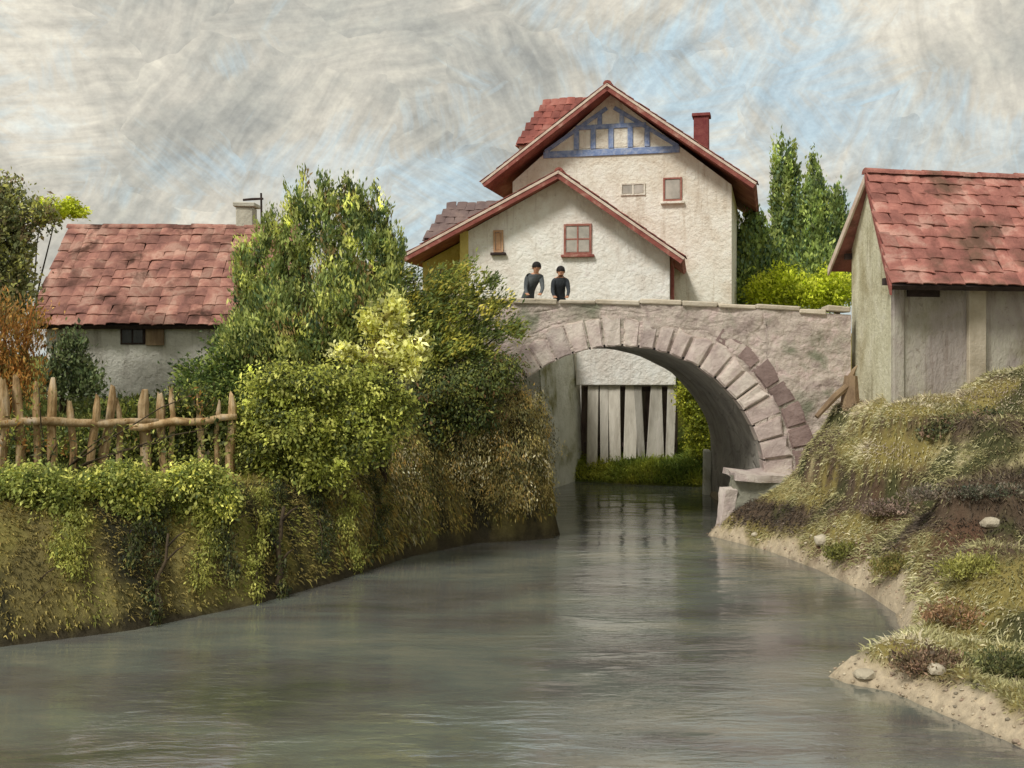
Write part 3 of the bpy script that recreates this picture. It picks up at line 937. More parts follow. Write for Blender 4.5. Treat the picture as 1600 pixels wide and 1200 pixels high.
# ------------------------------------------------------------------ houses beyond the bridge
def window(parent, x, y, z, w, h, frame_m, pane_m, name='window', cols=2, rows=1, sill=None, fw=0.06):
    """frame proud of the wall (facing -y), each pane its own piece; x,z centre"""
    bm = bmesh.new()
    box_bm(bm, (x - w / 2, y - .05, z - h / 2), (x - w / 2 + fw, y + .03, z + h / 2), 0, .006)
    box_bm(bm, (x + w / 2 - fw, y - .05, z - h / 2), (x + w / 2, y + .03, z + h / 2), 0, .006)
    box_bm(bm, (x - w / 2 + fw, y - .046, z + h / 2 - fw), (x + w / 2 - fw, y + .03, z + h / 2), 0, .004)
    box_bm(bm, (x - w / 2 + fw, y - .046, z - h / 2), (x + w / 2 - fw, y + .03, z - h / 2 + fw), 0, .004)
    fr = from_bm(name, bm, frame_m, parent)
    iw, ih = (w - 2 * fw), (h - 2 * fw)
    for c_ in range(cols):
        for r_ in range(rows):
            a0 = x - w / 2 + fw + iw * c_ / cols; b0 = z - h / 2 + fw + ih * r_ / rows
            box('pane', (a0 + .018, y - .024, b0 + .018), (a0 + iw / cols - .018, y - .012, b0 + ih / rows - .018), pane_m, fr)
    if cols > 1:
        box('mullion', (x - .022, y - .04, z - h / 2 + fw), (x + .022, y + .02, z + h / 2 - fw), frame_m, fr)
    if rows > 1:
        box('glazing_bar', (x - w / 2 + fw, y - .034, z - .02), (x + w / 2 - fw, y + .02, z + .02), frame_m, fr)
    if sill:
        box('sill', (x - w / 2 - .08, y - .13, z - h / 2 - .09), (x + w / 2 + .08, y + .02, z - h / 2 - .01), sill, fr, .012)
    return fr

def front_gable(parent, name, x0, x1, xa, zb, ze0, ze1, za, depth, m):
    """shell with the gable towards -y at y=0: x0..x1, apex xa"""
    pts = [(x0, 0, zb), (x1, 0, zb), (x1, 0, ze1), (xa, 0, za), (x0, 0, ze0)]
    return poly_prism(name, pts, (0, depth, 0), m, parent)

def gable_roof(parent, xl, zl, xa, za, xr, zr, y0, y1, th, m, mtrim, mtrim2, rname='roof'):
    L = slab(rname, (xl, y0, zl), (xa, y0, za), (xa, y1, za), (xl, y1, zl), th, m, parent)
    Rr = slab(rname, (xa + .002, y0, za), (xr, y0, zr), (xr, y1, zr), (xa + .002, y1, za), th, m, parent)
    for (xe, ze, rf) in ((xl, zl, L), (xr, zr, Rr)):
        d = Vector((xe - xa, 0, ze - za)); n = Vector((-d.z, 0, d.x)).normalized()
        if n.z < 0: n = -n
        lf = xe < xa
        vv_ = Vector((xa - xe, 0, za - ze))
        lay_tiles(rf, Vector((xe, y0 + (.56 if lf else -.04), ze)) + n * .02, (0, -1 if lf else 1, 0), vv_, .6, vv_.length, m, .30, .33, 5)
        a_ = Vector((xa, y0 - .05, za)); b_ = Vector((xe, y0 - .05, ze))
        poly_prism('barge_board', [a_ - n * .02, b_ - n * .02, b_ - n * .19, a_ - n * .19], (0, .045, 0), mtrim, rf)
        poly_prism('verge_strip', [a_ + n * .012 + Vector((0, -.02, 0)), b_ + n * .012 + Vector((0, -.02, 0)), b_ - n * .06 + Vector((0, -.02, 0)), a_ - n * .06 + Vector((0, -.02, 0))], (0, .10, 0), mtrim2, rf)
    return L, Rr

# --- tall house
t2 = R(-13.5)
H2 = Vector((3.28, 36.2, 3.9))
h2 = thing('tall_house', 'tall cream house with blue timbered gable and red roof behind the bridge', 'house', H2, t2)
za2, ze2 = 12.45 - 3.9, 9.75 - 3.9
front_gable(h2, 'wall', -3.35, 3.95, 0.0, -1.0, ze2 - .25, ze2 - .62, za2 - .18, 8.0, M_plaster2)
L2, R2 = gable_roof(h2, -4.25, za2 - 4.25 * .72, 0, za2, 4.75, za2 - 4.75 * .72, -0.75, 8.4, 0.16, M_roofred, M_board, M_boardw)
ridge_tiles(L2, (0, -.7, za2 + .05), (0, 8.3, za2 + .05), M_roofred, 0.4, .13)
# blue half timbering: framed panels in the gable
yb = -0.06
tz0 = 10.36 - 3.9
def timber(p, q, w=.16, y=-0.05, name='timber'):
    p, q = Vector((p[0], y, p[1])), Vector((q[0], y, q[1]))
    d = (q - p).normalized(); n = Vector((-d.z, 0, d.x)) * w / 2
    return poly_prism(name, [p + n, q + n, q - n, p - n], (0, .10, 0), M_blue, h2, .008)
def gx_at(z):      # half-width of the gable at a height
    return (za2 - .45 - z) / .72
w0 = gx_at(tz0)
timber((-w0, tz0), (w0, tz0), .22)
tz1 = tz0 + 0.86
w1_ = gx_at(tz1)
timber((-w1_ - .1, tz1), (w1_ + .1, tz1), .15, -0.047)
for x in (-1.15, -.58, 0.02, .66, 1.22):
    zt = min(tz1 - .07, za2 - .5 - abs(x) * .72)
    timber((x, tz0 + .13), (x, zt), .17, -0.053)
for x in (-.36, .38):
    timber((x, tz1 + .07), (x, za2 - .55 - abs(x) * .72), .15, -0.053)
for sx in (-1, 1):
    timber((sx * (w0 - .05), tz0 + .10), (sx * .12, za2 - .62), .13, -0.044, 'timber')
xs_ = [-1.75, -1.15, -.58, .02, .66, 1.22, 1.8]
for a_, b_ in zip(xs_[:-1], xs_[1:]):
    top = min(tz1 - .09, za2 - .62 - max(abs(a_), abs(b_)) * .72)
    if top - (tz0 + .16) > .12:
        box('infill_panel', (a_ + .10, -.018, tz0 + .15), (b_ - .10, .02, top), M_plaster2, h2, .006, .012)
window(h2, 2.05, 0, 9.05 - 3.9, .62, .78, M_redpaint, M_glass, 'window', 1, 1, M_plaster2)
window(h2, 0.75, 0, 9.10 - 3.9, .80, .40, M_plaster2, M_glass, 'window', 2, 1, None, .05)
# chimney
ch = box('chimney', (2.62, 1.6, za2 - 2.5), (3.12, 2.1, za2 - .70), M_chim, h2, .02, .01)
box('chimney_cap', (2.56, 1.54, za2 - .694), (3.18, 2.16, za2 - .58), M_chim, ch, .015)
# dormer on the left-hand slope: hipped red roof
def dormer(parent, name, x_out, x_in, y0, y1, z_eave, z_ridge, m_roof, m_wall, hip=.5):
    d = box(name, (x_out + .12, y0 + .12, z_eave - 1.0), (x_in, y1 - .12, z_eave), m_wall, parent)
    ym = (y0 + y1) / 2
    bm = bmesh.new()
    e = [bm.verts.new(p) for p in ((x_out, y0, z_eave), (x_in, y0, z_eave), (x_in, y1, z_eave), (x_out, y1, z_eave))]
    r_ = [bm.verts.new(p) for p in ((x_out + hip, ym, z_ridge), (x_in, ym, z_ridge))]
    bm.faces.new((e[0], e[1], r_[1], r_[0])); bm.faces.new((e[2], e[3], r_[0], r_[1]))
    bm.faces.new((e[3], e[0], r_[0])); bm.faces.new((e[1], e[2], r_[1])); bm.faces.new((e[0], e[3], e[2], e[1]))
    rf = from_bm('dormer_roof', bm, m_roof, d)
    lo_, hi_ = Vector((x_out, y0, z_eave)), Vector((x_out + hip, ym, z_ridge))
    up = Vector((0, ym - y0, z_ridge - z_eave)); nr_ = max(2, round(up.length / .33))
    for q in range(nr_):
        xs0 = x_out + hip * (q + .35) / nr_
        lay_tiles(rf, Vector((xs0, y0, z_eave)) + up * (q / nr_) + Vector((0, -.02, .03)), (1, 0, 0), up, x_in - xs0, up.length / nr_, m_roof, .3, up.length / nr_, 20 + q)
    return d
dormer(h2, 'dormer', -3.6, 0.0, 1.4, 4.4, za2 - 1.45, za2 + .40, M_roofred, M_plaster2, .8)

# --- lower house in front
t1 = R(-9.8)
H1 = Vector((1.45, 32.2, 3.9))
h1 = thing('white_house', 'low white plastered house with red roof edge in front of the tall house', 'house', H1, t1)
za1 = 8.95 - 3.9
front_gable(h1, 'wall', -2.95, 3.18, 0.0, -3.75, za1 - 1.70, za1 - 2.42, za1 - .16, 6.0, M_plaster)
L1, R1 = gable_roof(h1, -4.75, za1 - 4.75 * .51, 0, za1, 3.62, za1 - 3.62 * .715, -0.55, 6.3, 0.14, M_roofred, M_board, M_boardw)
ridge_tiles(L1, (0, -.5, za1 + .05), (0, 6.2, za1 + .05), M_roofred, .4, .12)
poly_prism('side_wing', [(-4.45, .9, -1), (-2.96, .9, -1), (-2.96, .9, za1 - 1.72), (-4.45, .9, za1 - 2.48)], (0, 5, 0), M_ochre, h1)
box('corner_post', (-3.06, -.03, -1), (-2.80, .16, za1 - 1.62), M_ochre, h1, .01)
dormer(h1, 'dormer', -4.55, -0.9, 1.2, 3.6, za1 - 1.75, za1 - .50, M_roofgrey, M_plaster, .65)
window(h1, .50, 0, 7.02 - 3.9, .82, .90, M_redpaint, M_glass, 'window', 2, 2, M_board)
window(h1, -1.88, 0, 7.0 - 3.9, .30, .66, M_orange, M_orange, 'narrow_window', 1, 1, M_darkwood)
# buttress stack by the right corner
box('downpipe', (3.19, .25, -1), (3.31, .37, za1 - 2.42), M_board, h1, .02)

# planked washing shed at the foot of the house, seen through the arch
sd = thing('plank_shed', 'row of weathered vertical planks under the white wall seen through the arch', 'shed', (3.0, 31.3, 0.4))
def plank(x, w, z0, z1, lean, m, y=0.0, name='plank'):
    bm = bmesh.new()
    box_bm(bm, (-w / 2, -.03, 0), (w / 2, .03, z1 - z0), .008, .018)
    o = from_bm(name, bm, m, sd)
    o.location = (x - 3.0, y, z0 - .4); o.rotation_euler = (0, lean, 0)
    return o
px_pl = [(925, 16, .02), (944, 13, 0), (962, 17, -.02), (984, 20, .03), (1003, 12, -.05), (1017, 15, .06), (1032, 12, -.04), (1046, 13, .03)]
for i, (px, w, ln) in enumerate(px_pl):
    p = at(px, 650, 31.3)
    plank(p.x, w * 31.3 / F, .35, 2.72, ln, M_plank)
for z, n_ in ((2.55, 'top_rail'), (.95, 'bottom_rail')):
    o = box(n_, (at(912, 0, 31.4).x - 3.0, .04, z - .4), (at(1056, 0, 31.4).x - 3.0, .12, z - .27), M_darkwood, sd, .01)
o = box('back_boards', (at(908, 0, 31.7).x - 3.0, .30, -.1), (at(1058, 0, 31.7).x - 3.0, .36, 2.35), surf('brown_boards', [(0.3, (70, 54, 52)), (0.5, (104, 90, 80)), (0.7, (120, 116, 96)), (.85, (112, 62, 50))], 2.2, bump=.6, bscale=14, stretch=(1.5, 1, .3)), sd)
o = poly_prism('lintel', [(at(900, 0, 31.2).x - 3.0, -.14, 2.33), (at(1056, 0, 31.2).x - 3.0, -.14, 2.33), (at(1056, 0, 31.2).x - 3.0, -.14, 3.6), (at(900, 0, 31.2).x - 3.0, -.14, 3.6)], (0, .16, 0), M_plaster, sd, .02)

# ------------------------------------------------------------------ barn on the right
BN = Vector((6.62, 19.0, 2.3))
bu = Vector((math.cos(R(11)), math.sin(R(11)), 0))
bg = Vector((0.42, 3.55, 0))
barn = thing('barn', 'grey plastered barn with red tiled roof beside the bridge', 'barn', BN)
BL = 7.2
def bp(s, g, z):     # s along the barn, g across (0..1), z absolute
    return bu * s + bg * g + Vector((0, 0, z - BN.z))
ZN, ZF, ZA, GA = 4.98, 5.75, 7.02, 0.50
bm = bmesh.new()
pr = [(0, 1.4), (1, 1.4), (1, ZF), (GA, ZA - .14), (0, ZN)]
A = [bm.verts.new(bp(0, g, z)) for g, z in pr]
Bv = [bm.verts.new(bp(BL, g, z)) for g, z in pr]
bm.faces.new(A); bm.faces.new(Bv)
for i in range(5):
    f_ = bm.faces.new((A[i], Bv[i], Bv[(i + 1) % 5], A[(i + 1) % 5]))
    if i == 4: f_.material_index = 1  # long wall gets the plaster with shade in its colour
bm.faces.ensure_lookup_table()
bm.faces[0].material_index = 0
o = from_bm('wall', bm, [M_barn_end, M_barn_shade], barn)
oh = -0.10
eN = bp(oh, -.14, ZN - .24); eN2 = bp(BL + .3, -.14, ZN - .24)
rN = bp(oh + .04, GA, ZA); rN2 = bp(BL + .3, GA, ZA)
eF = bp(oh - .26, 1.20, ZF - .32); eF2 = bp(BL + .3, 1.20, ZF - .32)
roofb = slab('roof', eN, eN2, rN2, rN, .10, M_darkwood, barn)
roofr = slab('rear_roof', rN, rN2, eF2, eF, .10, M_tile2, barn)
lay_tiles(roofb, eN + Vector((0, 0, .01)), (eN2 - eN), (rN - eN), (eN2 - eN).length, (rN - eN).length, M_tile2, 0.27, 0.32, 9, 0.0)
ridge_tiles(roofb, rN + Vector((0, 0, .03)), rN2 + Vector((0, 0, .03)), M_tile2)
# verge boards on the gable
for (a_, b_, m) in ((rN, eN, M_board), (rN, eF, M_boardw)):
    a2, b2 = a_ - bu * .05, b_ - bu * .05
    dn = Vector((0, 0, -.17))
    poly_prism('barge_board', [a2, b2, b2 + dn, a2 + dn], bu * .045, m, roofb if a_ is b_ else (roofb if m is M_board else roofr), .006)
for g in (0.0, 1.0):
    z = (ZN if g == 0 else ZF)
    box('rafter_end', tuple(bp(oh + .02, g, z - .14) - Vector((.06, .06, .06))), tuple(bp(0.0, g, z - .14) + Vector((.0, .06, .06))), M_darkwood, barn)
for s, w in ((1.45, .34), (3.2, .34), (5.0, .34)):
    q0 = bp(s, 0, 1.8); wv_ = bu * w
    outn = Vector((bu.y, -bu.x, 0)) * .10
    poly_prism('pilaster', [q0, q0 + wv_, q0 + wv_ + outn, q0 + outn], (0, 0, ZN - 1.8 - .03), M_pilaster, barn, .015)
q0 = bp(.02, 0, 1.8); outn = Vector((bu.y, -bu.x, 0)) * .06
poly_prism('corner_quoin', [q0, q0 + bu * .2, q0 + bu * .2 + outn, q0 + outn], (0, 0, ZN - 1.8 - .03), M_barn_shade, barn, .01)
# dark flat sheet standing in for the shadow under the eave
q0 = bp(.30, 0, 4.58); outn = Vector((bu.y, -bu.x, 0)) * .03
poly_prism('eave_shadow_patch', [q0, q0 + bu * .62, q0 + bu * .62 + Vector((0, 0, .26)), q0 + Vector((0, 0, .26))], outn, M_darkwood, barn)
# ------------------------------------------------------------------ two people on the bridge
def person(label, x, y, h, lean, coat, seed, face=-1.0, arm_fwd=.34):
    """standing behind the parapet, leaning forward on it; faces -y"""
    zr = btop(x) - ROAD
    t = thing('person', label, 'person', (x, y, zr))
    s = h / 1.7
    j, e, rad = [], [], []
    def J(p, r, par=None):
        j.append(Vector(p) * s); rad.append(r * s)
        if par is not None: e.append((par, len(j) - 1))
        return len(j) - 1
    lx, ly = lean
    pel = J((0, 0, .92), .155)
    wa = J((lx * .25, ly * .25, 1.08), .14, pel)
    chst = J((lx * .6, ly * .6, 1.28), .165, wa)
    nb = J((lx * .9, ly * .9, 1.45), .085, chst)
    nk = J((lx * 1.0, ly * 1.05, 1.50), .058, nb)
    h0 = J((lx * 1.06, ly * 1.15, 1.56), .075, nk)
    h1_ = J((lx * 1.10, ly * 1.18 , 1.63), .098, h0)
    J((lx * 1.12, ly * 1.16, 1.70), .075, h1_)
    hands = []
    for sx in (-1, 1):
        sh = J((lx * .8 + sx * .17, ly * .8, 1.40), .075, nb)
        el = J((lx * .8 + sx * .205, ly * .8 - arm_fwd * .30, 1.14), .05, sh)
        wr = J((lx * .7 + sx * .17, ly * .8 - arm_fwd, .98), .034, el)
        pm_ = J((lx * .7 + sx * .15, ly * .8 - arm_fwd - .07, .965), .036, wr)
        for q, (dx, L) in enumerate(((-.03, .08), (-.01, .09), (.01, .085), (.03, .07))):
            k1 = J((lx * .7 + sx * .15 + dx, ly * .8 - arm_fwd - .07 - L * .6, .962), .0095, pm_)
            J((lx * .7 + sx * .15 + dx, ly * .8 - arm_fwd - .07 - L, .945), .008, k1)
        J((lx * .7 + sx * .15 - sx * .055, ly * .8 - arm_fwd - .09, .955), .010, wr)
        hip = J((sx * .09, 0, .86), .105, pel)
        kn = J((sx * .10, -.02, .48), .065, hip)
        an = J((sx * .10, .02, .09), .045, kn)
        J((sx * .11, -.15, .035), .04, an)
    me = bpy.data.meshes.new('skeleton')
    me.from_pydata(j, e, [])
    so = bpy.data.objects.new('body', me)
    COL.objects.link(so)
    md = so.modifiers.new('skin', 'SKIN')
    for i, v in enumerate(me.skin_vertices[0].data):
        v.radius = (rad[i], rad[i] * (.72 if i in (pel, wa, chst) else 1.0))
        v.use_root = (i == 0)
    sb = so.modifiers.new('sub', 'SUBSURF'); sb.levels = 2; sb.render_levels = 2
    dg = bpy.context.evaluated_depsgraph_get()
    bme = bpy.data.meshes.new_from_object(so.evaluated_get(dg))
    bpy.data.objects.remove(so)
    bme.materials.clear()
    for m in (M_skin, coat, M_trous):
        bme.materials.append(m)
    hc = j[h1_]
    for p in bme.polygons:
        c_ = p.center
        hand = c_.z < 1.0 * s and c_.z > .9 * s and c_.y < (ly * .8 - arm_fwd + .02) * s
        p.material_index = 0 if (c_.z > 1.47 * s and abs(c_.x - hc.x) < .13 and (c_ - hc).length < .2) or hand else (2 if c_.z < .9 * s else 1)
    bme.shade_smooth()
    body = link('body', bme, None, t)
    # hair cap
    bm = bmesh.new()
    bmesh.ops.create_icosphere(bm, subdivisions=3, radius=1)
    for v in bm.verts:
        n = v.co.copy()
        k = 1 + .06 * mnoise.noise(n * 3 + Vector((seed, 0, 0)))
        v.co = Vector((n.x * .112 * k, n.y * .118 * k + .018, n.z * .118 * k + .03)) * s + hc
    bmesh.ops.delete(bm, geom=[v for v in bm.verts if (v.co.z - hc.z) < -.02 * s and (v.co.y - hc.y) < .03 * s], context='VERTS')
    from_bm('hair', bm, M_hair, t, True)
    # face: eyes, nose, ears
    for nm, (dx, dy, dz, rx, ry, rz) in zip(('nose', 'ear', 'ear'), ((0, -.105, -.02, .014, .02, .022), (-.098, 0, -.015, .014, .02, .028), (.098, 0, -.015, .014, .02, .028))):
        bm = bmesh.new()
        mt = Matrix.Translation(hc + Vector((dx, dy, dz)) * s) @ Matrix.Diagonal((rx * s, ry * s, rz * s, 1))
        bmesh.ops.create_icosphere(bm, subdivisions=1, radius=1, matrix=mt)
        from_bm(nm, bm, M_skin, body, True)
    for dx in (-.035, .035):
        bm = bmesh.new()
        bmesh.ops.create_icosphere(bm, subdivisions=1, radius=.012 * s, matrix=Matrix.Translation(hc + Vector((dx, -.09, .005)) * s))
        from_bm('eye', bm, M_hair, body, True)
    bm = bmesh.new()
    bmesh.ops.create_icosphere(bm, subdivisions=1, radius=1, matrix=Matrix.Translation(hc + Vector((0, -.088, -.06)) * s) @ Matrix.Diagonal((.025 * s, .01 * s, .006 * s, 1)))
    from_bm('mouth', bm, M_chim, body, True)
    return t
person('dark haired person in grey jacket leaning to the right behind the parapet', at(824, 0, 22.85).x, 22.85, 1.47, (.20, -.24), M_coat, 1)
person('shorter dark haired person in dark jacket, right of the two on the bridge', at(874, 0, 22.85).x, 22.85, 1.40, (.02, -.24), M_coat2, 5)

# ------------------------------------------------------------------ fence on the left bank
fn_a, fn_b = at(-30, 660, 15.9), at(364, 662, 17.4)
fz = lambda x, y: float(terrain(np.array([x]), np.array([y]))[0][0])
fence = thing('picket_fence', 'crooked wooden stake fence with one rail on the left bank', 'fence', (fn_a.x, fn_a.y, 1.9))
FO = Vector((fn_a.x, fn_a.y, 1.9))
stakes = [(4, 592, .05, 22), (30, 588, -.03, 18), (56, 600, .02, 13), (82, 590, .04, 18), (112, 625, -.02, 14), (147, 618, .12, 15), (166, 605, .08, 18), (186, 622, -.05, 12), (226, 612, .00, 22), (253, 615, -.10, 18), (268, 606, .03, 11), (316, 618, -.08, 15), (340, 628, .04, 10), (361, 615, .01, 17)]
for (px, top, lean, w) in stakes:
    s = (px + 30) / 394.0
    d = 15.9 + 1.5 * s
    p = at(px, top, d)
    zg = fz(p.x, p.y) - .25
    Hh = p.z - zg
    bm = bmesh.new()
    k = w * d / F / 2 * .82
    n_ = 8
    rings = []
    for i in range(n_ + 1):
        q = i / n_
        off = .022 * math.sin(q * 6 + px) + random.uniform(-.008, .008)
        tap = (1 - .15 * q) * (0.55 if i == n_ else 1)
        rings.append([bm.verts.new((off + a_ * k * tap * random.uniform(.85, 1.15), b_ * k * .8 * tap, q * Hh + (random.uniform(-.05, .05) if i == n_ else 0))) for a_, b_ in ((-1, -.4), (-.4, -1), (.4, -1), (1, -.4), (.9, .8), (-.9, .8))])
    for i in range(n_):
        for c_ in range(6):
            bm.faces.new((rings[i][c_], rings[i][(c_ + 1) % 6], rings[i + 1][(c_ + 1) % 6], rings[i + 1][c_]))
    bm.faces.new(rings[-1]); bm.faces.new(rings[0])
    o = from_bm('stake', bm, M_fence, fence)
    o.location = Vector((p.x - lean * Hh * .5, p.y, zg)) - FO
    o.rotation_euler = (random.uniform(-.04, .04), lean, random.uniform(-.3, .3))
def rail(px0, py0, px1, py1, dy):
    bm = bmesh.new()
    pts = []
    for i in range(8):
        q = i / 7
        px = px0 + (px1 - px0) * q
        d = 15.9 + 1.5 * (px + 30) / 394.0
        p = at(px, py0 + (py1 - py0) * q + 2.5 * math.sin(i * 1.7), d)
        pts.append(p - FO + Vector((0, dy, 0)))
    tube_bm(bm, pts, [.065, .07, .062, .07, .06, .066, .058, .05], 7)
    return from_bm('rail', bm, M_fence, fence, True)
rail(-40, 659, 250, 660, -.085)
rail(205, 666, 372, 652, -.10)

# ------------------------------------------------------------------ trees and shrubs
G_DARK, G_MID, G_LT, G_YL = (48, 60, 34), (88, 100, 48), (128, 134, 64), (178, 178, 92)

# fan-shaped tree in the middle
shrub('upright_tree', 'tall green tree with upright plumes beside the cottage roof', 'tree', (-3.5, 21.1),
      [(388, 440, 25, 66), (425, 395, 27, 82), (466, 364, 28, 90), (510, 345, 28, 84), (553, 354, 26, 78), (588, 376, 24, 84), (614, 410, 22, 80), (430, 490, 56, 56), (535, 465, 62, 70), (480, 525, 86, 56), (590, 480, 42, 62), (392, 525, 42, 46)],
      20.9, 30000, 0.12, [((72, 86, 54), 2.0), ((104, 114, 66), 3), ((132, 138, 80), 2.4), ((178, 180, 104), 1.3), ((124, 106, 70), .5)], 21,
      stems=[0, 1, 2, 3, 4, 5, 6, 8], axis=(0, 0, 1.5), aspect=2.8, clump=0.10, shell=.35, weights=[.8, 1, 1.1, 1.1, 1, .9, .8, 2, 2.6, 2.8, 1.6, 1.4], trunk_r=.07, part='crown', stempart='limb')
# bright yellow bush
shrub('yellow_bush', 'bright yellow green bush in front of the upright tree', 'bush', (-2.3, 19.4),
      [(580, 500, 20, 22), (618, 490, 18, 30), (548, 552, 32, 16), (648, 540, 28, 20), (640, 572, 16, 24), (600, 555, 34, 24), (575, 578, 20, 18), (612, 525, 22, 22)],
      18.4, 3300, 0.115, [((178, 178, 112), 3), ((196, 194, 140), 2), ((142, 140, 72), 1.4), ((106, 98, 56), .7)], 22, axis=(0, 0, 0.3), clump=0.075, per=26, trunk_r=.025, shell=.1)
# dark spreading bush by the bridge
shrub('spreading_bush', 'dark green bush fanning its branches against the bridge parapet', 'bush', (-1.7, 21.0),
      [(650 + (ex - 650) * t_, 560 + (ey - 560) * t_ - 10 * math.sin(math.pi * t_), 34 - 15 * t_, 26 - 11 * t_) for ex, ey in ((690, 425), (724, 418), (762, 440), (792, 472), (806, 512), (770, 555), (642, 430)) for t_ in (.3, .5, .68, .84, 1.0)] + [(700, 545, 56, 36), (660, 560, 40, 40)],
      20.8, 12500, 0.105, [((74, 84, 48), 3), ((100, 108, 54), 3), ((134, 134, 64), 2), ((164, 154, 72), .9)], 23, axis=(1.0, -.2, .9), aspect=3.0, clump=0.085, trunk_r=.03, shell=.2, stems=[4, 9, 14, 19, 24, 29, 34])
# low dark bush by the cottage wall
shrub('dark_bush', 'dark green bush against the right end of the cottage wall', 'bush', (-5.2, 21.4),
      [(315, 585, 40, 22), (372, 548, 40, 44), (430, 560, 56, 48), (335, 610, 56, 18), (395, 600, 56, 30)],
      21.2, 12000, 0.10, [((64, 78, 44), 3), ((92, 106, 54), 3), ((126, 136, 72), 1.3)], 24, axis=(-.4, -.3, .4), clump=0.13, trunk_r=.035)
# yellow-green mound spilling over the bank
shrub('overhanging_bush', 'yellow green bush spilling down the bank between fence and arch', 'bush', (-3.4, 18.5),
      [(440, 600, 62, 30), (398, 640, 34, 26), (500, 605, 60, 36), (572, 612, 54, 36), (460, 665, 84, 44), (560, 680, 60, 50), (408, 715, 44, 40), (500, 725, 60, 40), (620, 640, 30, 40), (430, 755, 40, 25)],
      17.7, 22000, 0.085, [((132, 136, 64), 3), ((164, 164, 88), 2.4), ((102, 108, 52), 2.4), ((64, 70, 40), 2.2)], 25, axis=(.1, -.5, -.5), clump=0.10, shell=.4, trunk_r=.03)
# dark shrub masses above the arch foot
shrub('ivy_bush', 'dark ivy hanging over the mossy bank at the left of the arch', 'ivy', (-0.9, 21.2),
      [(700, 610, 56, 34), (760, 592, 46, 26), (672, 665, 34, 50), (640, 655, 40, 40), (735, 650, 46, 26), (795, 575, 22, 16)],
      20.5, 11000, 0.085, [((60, 68, 40), 3), ((84, 90, 48), 2.5), ((116, 116, 58), 1.3), ((118, 92, 64), .5)], 26, axis=(0, -.3, -.8), clump=0.11, trunk_r=.03)
# clumps hanging below the fence
for k, (lobes, lab) in enumerate((
        ([(50, 752, 60, 26), (85, 785, 46, 30), (10, 790, 46, 36), (60, 815, 24, 18)], 'pale green hanging plant under the fence at the left edge'),
        ([(190, 748, 50, 24), (205, 790, 38, 32), (150, 770, 38, 28)], 'mid green hanging plant below the middle of the fence'),
        ([(300, 750, 50, 26), (272, 800, 28, 32), (338, 780, 36, 32)], 'yellow tipped hanging plant below the right end of the fence'))):
    q = at(lobes[0][0], 720, 15.6 + .5 * k)
    shrub('hanging_plant', lab, 'plant', (q.x, q.y + .35), lobes, 14.75 + .5 * k, 6500, 0.075,
          [((116, 122, 62), 3), ((150, 152, 84), 1.6), ((82, 90, 44), 2), ((176, 174, 92), .7 + .5 * k)], 40 + k, 'plants hanging over the left bank', axis=(0, -.4, -.5), clump=.09, per=20, trunk_r=.012, shell=.3)
# trailing shoots on the mound and along the bank (each a thin drooping plant)
shoots = [(430, 770, 17.0, .9), (560, 760, 18.2, .8), (640, 720, 19.0, 1.0), (690, 690, 19.8, 1.1), (790, 640, 20.6, 1.2), (845, 650, 21.0, .9), (245, 790, 15.0, .9)]

# tree at the left edge
shrub('edge_tree', 'olive tree crown leaning in at the left edge above the cottage', 'tree', (-10.9, 21.5),
      [(-40, 370, 60, 80), (5, 325, 30, 44), (22, 395, 28, 60), (10, 460, 34, 40), (-40, 470, 60, 60), (60, 335, 22, 16)],
      21.0, 15000, 0.11, [((88, 92, 62), 3), ((116, 116, 76), 2.4), ((148, 148, 80), 1.2), ((108, 94, 70), 1)], 30, axis=(0, 0, .4), clump=.14, trunk_r=.08, stempart='limb')
shrub('bright_sprig', 'bright yellow green spray of leaves over the cottage roof corner', 'plant', (-9.9, 21.9),
      [(92, 325, 36, 15), (68, 332, 24, 16), (110, 330, 22, 10)], 21.6, 1600, .09, [((166, 172, 50), 3), ((140, 146, 46), 2)], 31, axis=(.6, 0, .1), clump=.07, per=20, trunk_r=.02, stems=[0, 1])
shrub('rust_shrub', 'rust orange shrub behind the fence at the left edge', 'shrub', (-8.7, 18.3),
      [(6, 520, 46, 50), (40, 555, 26, 46), (-16, 560, 46, 50), (18, 600, 50, 30), (50, 500, 20, 30)], 18.2, 4200, .10,
      [((134, 96, 50), 2.6), ((110, 86, 48), 2.5), ((160, 126, 70), 1.6), ((92, 88, 52), 2)], 32, axis=(0, 0, 1.6), aspect=3.4, clump=.14, bark=M_barkred, trunk_r=.05)
shrub('wall_plant', 'dark leafy plant standing before the pale cottage wall', 'plant', (-8.6, 20.6),
      [(112, 560, 26, 44), (92, 590, 24, 30), (135, 600, 24, 26)], 20.6, 3800, .10, [((78, 88, 56), 3), ((104, 112, 74), 2), ((60, 66, 46), 2)], 33, axis=(0, 0, .9), clump=.11, trunk_r=.02)
shrub('fence_weeds', 'low green weeds filling the gaps behind the fence', 'weeds', (-6.8, 17.6),
      [(130, 690, 70, 26), (250, 690, 80, 26), (330, 670, 40, 30), (30, 690, 60, 24), (190, 640, 50, 18), (300, 630, 50, 22)], 17.5, 9000, .09,
      [((58, 64, 34), 3), ((84, 92, 44), 2), ((118, 122, 58), .8)], 34, axis=(0, 0, .6), clump=.12, trunk_r=.015)

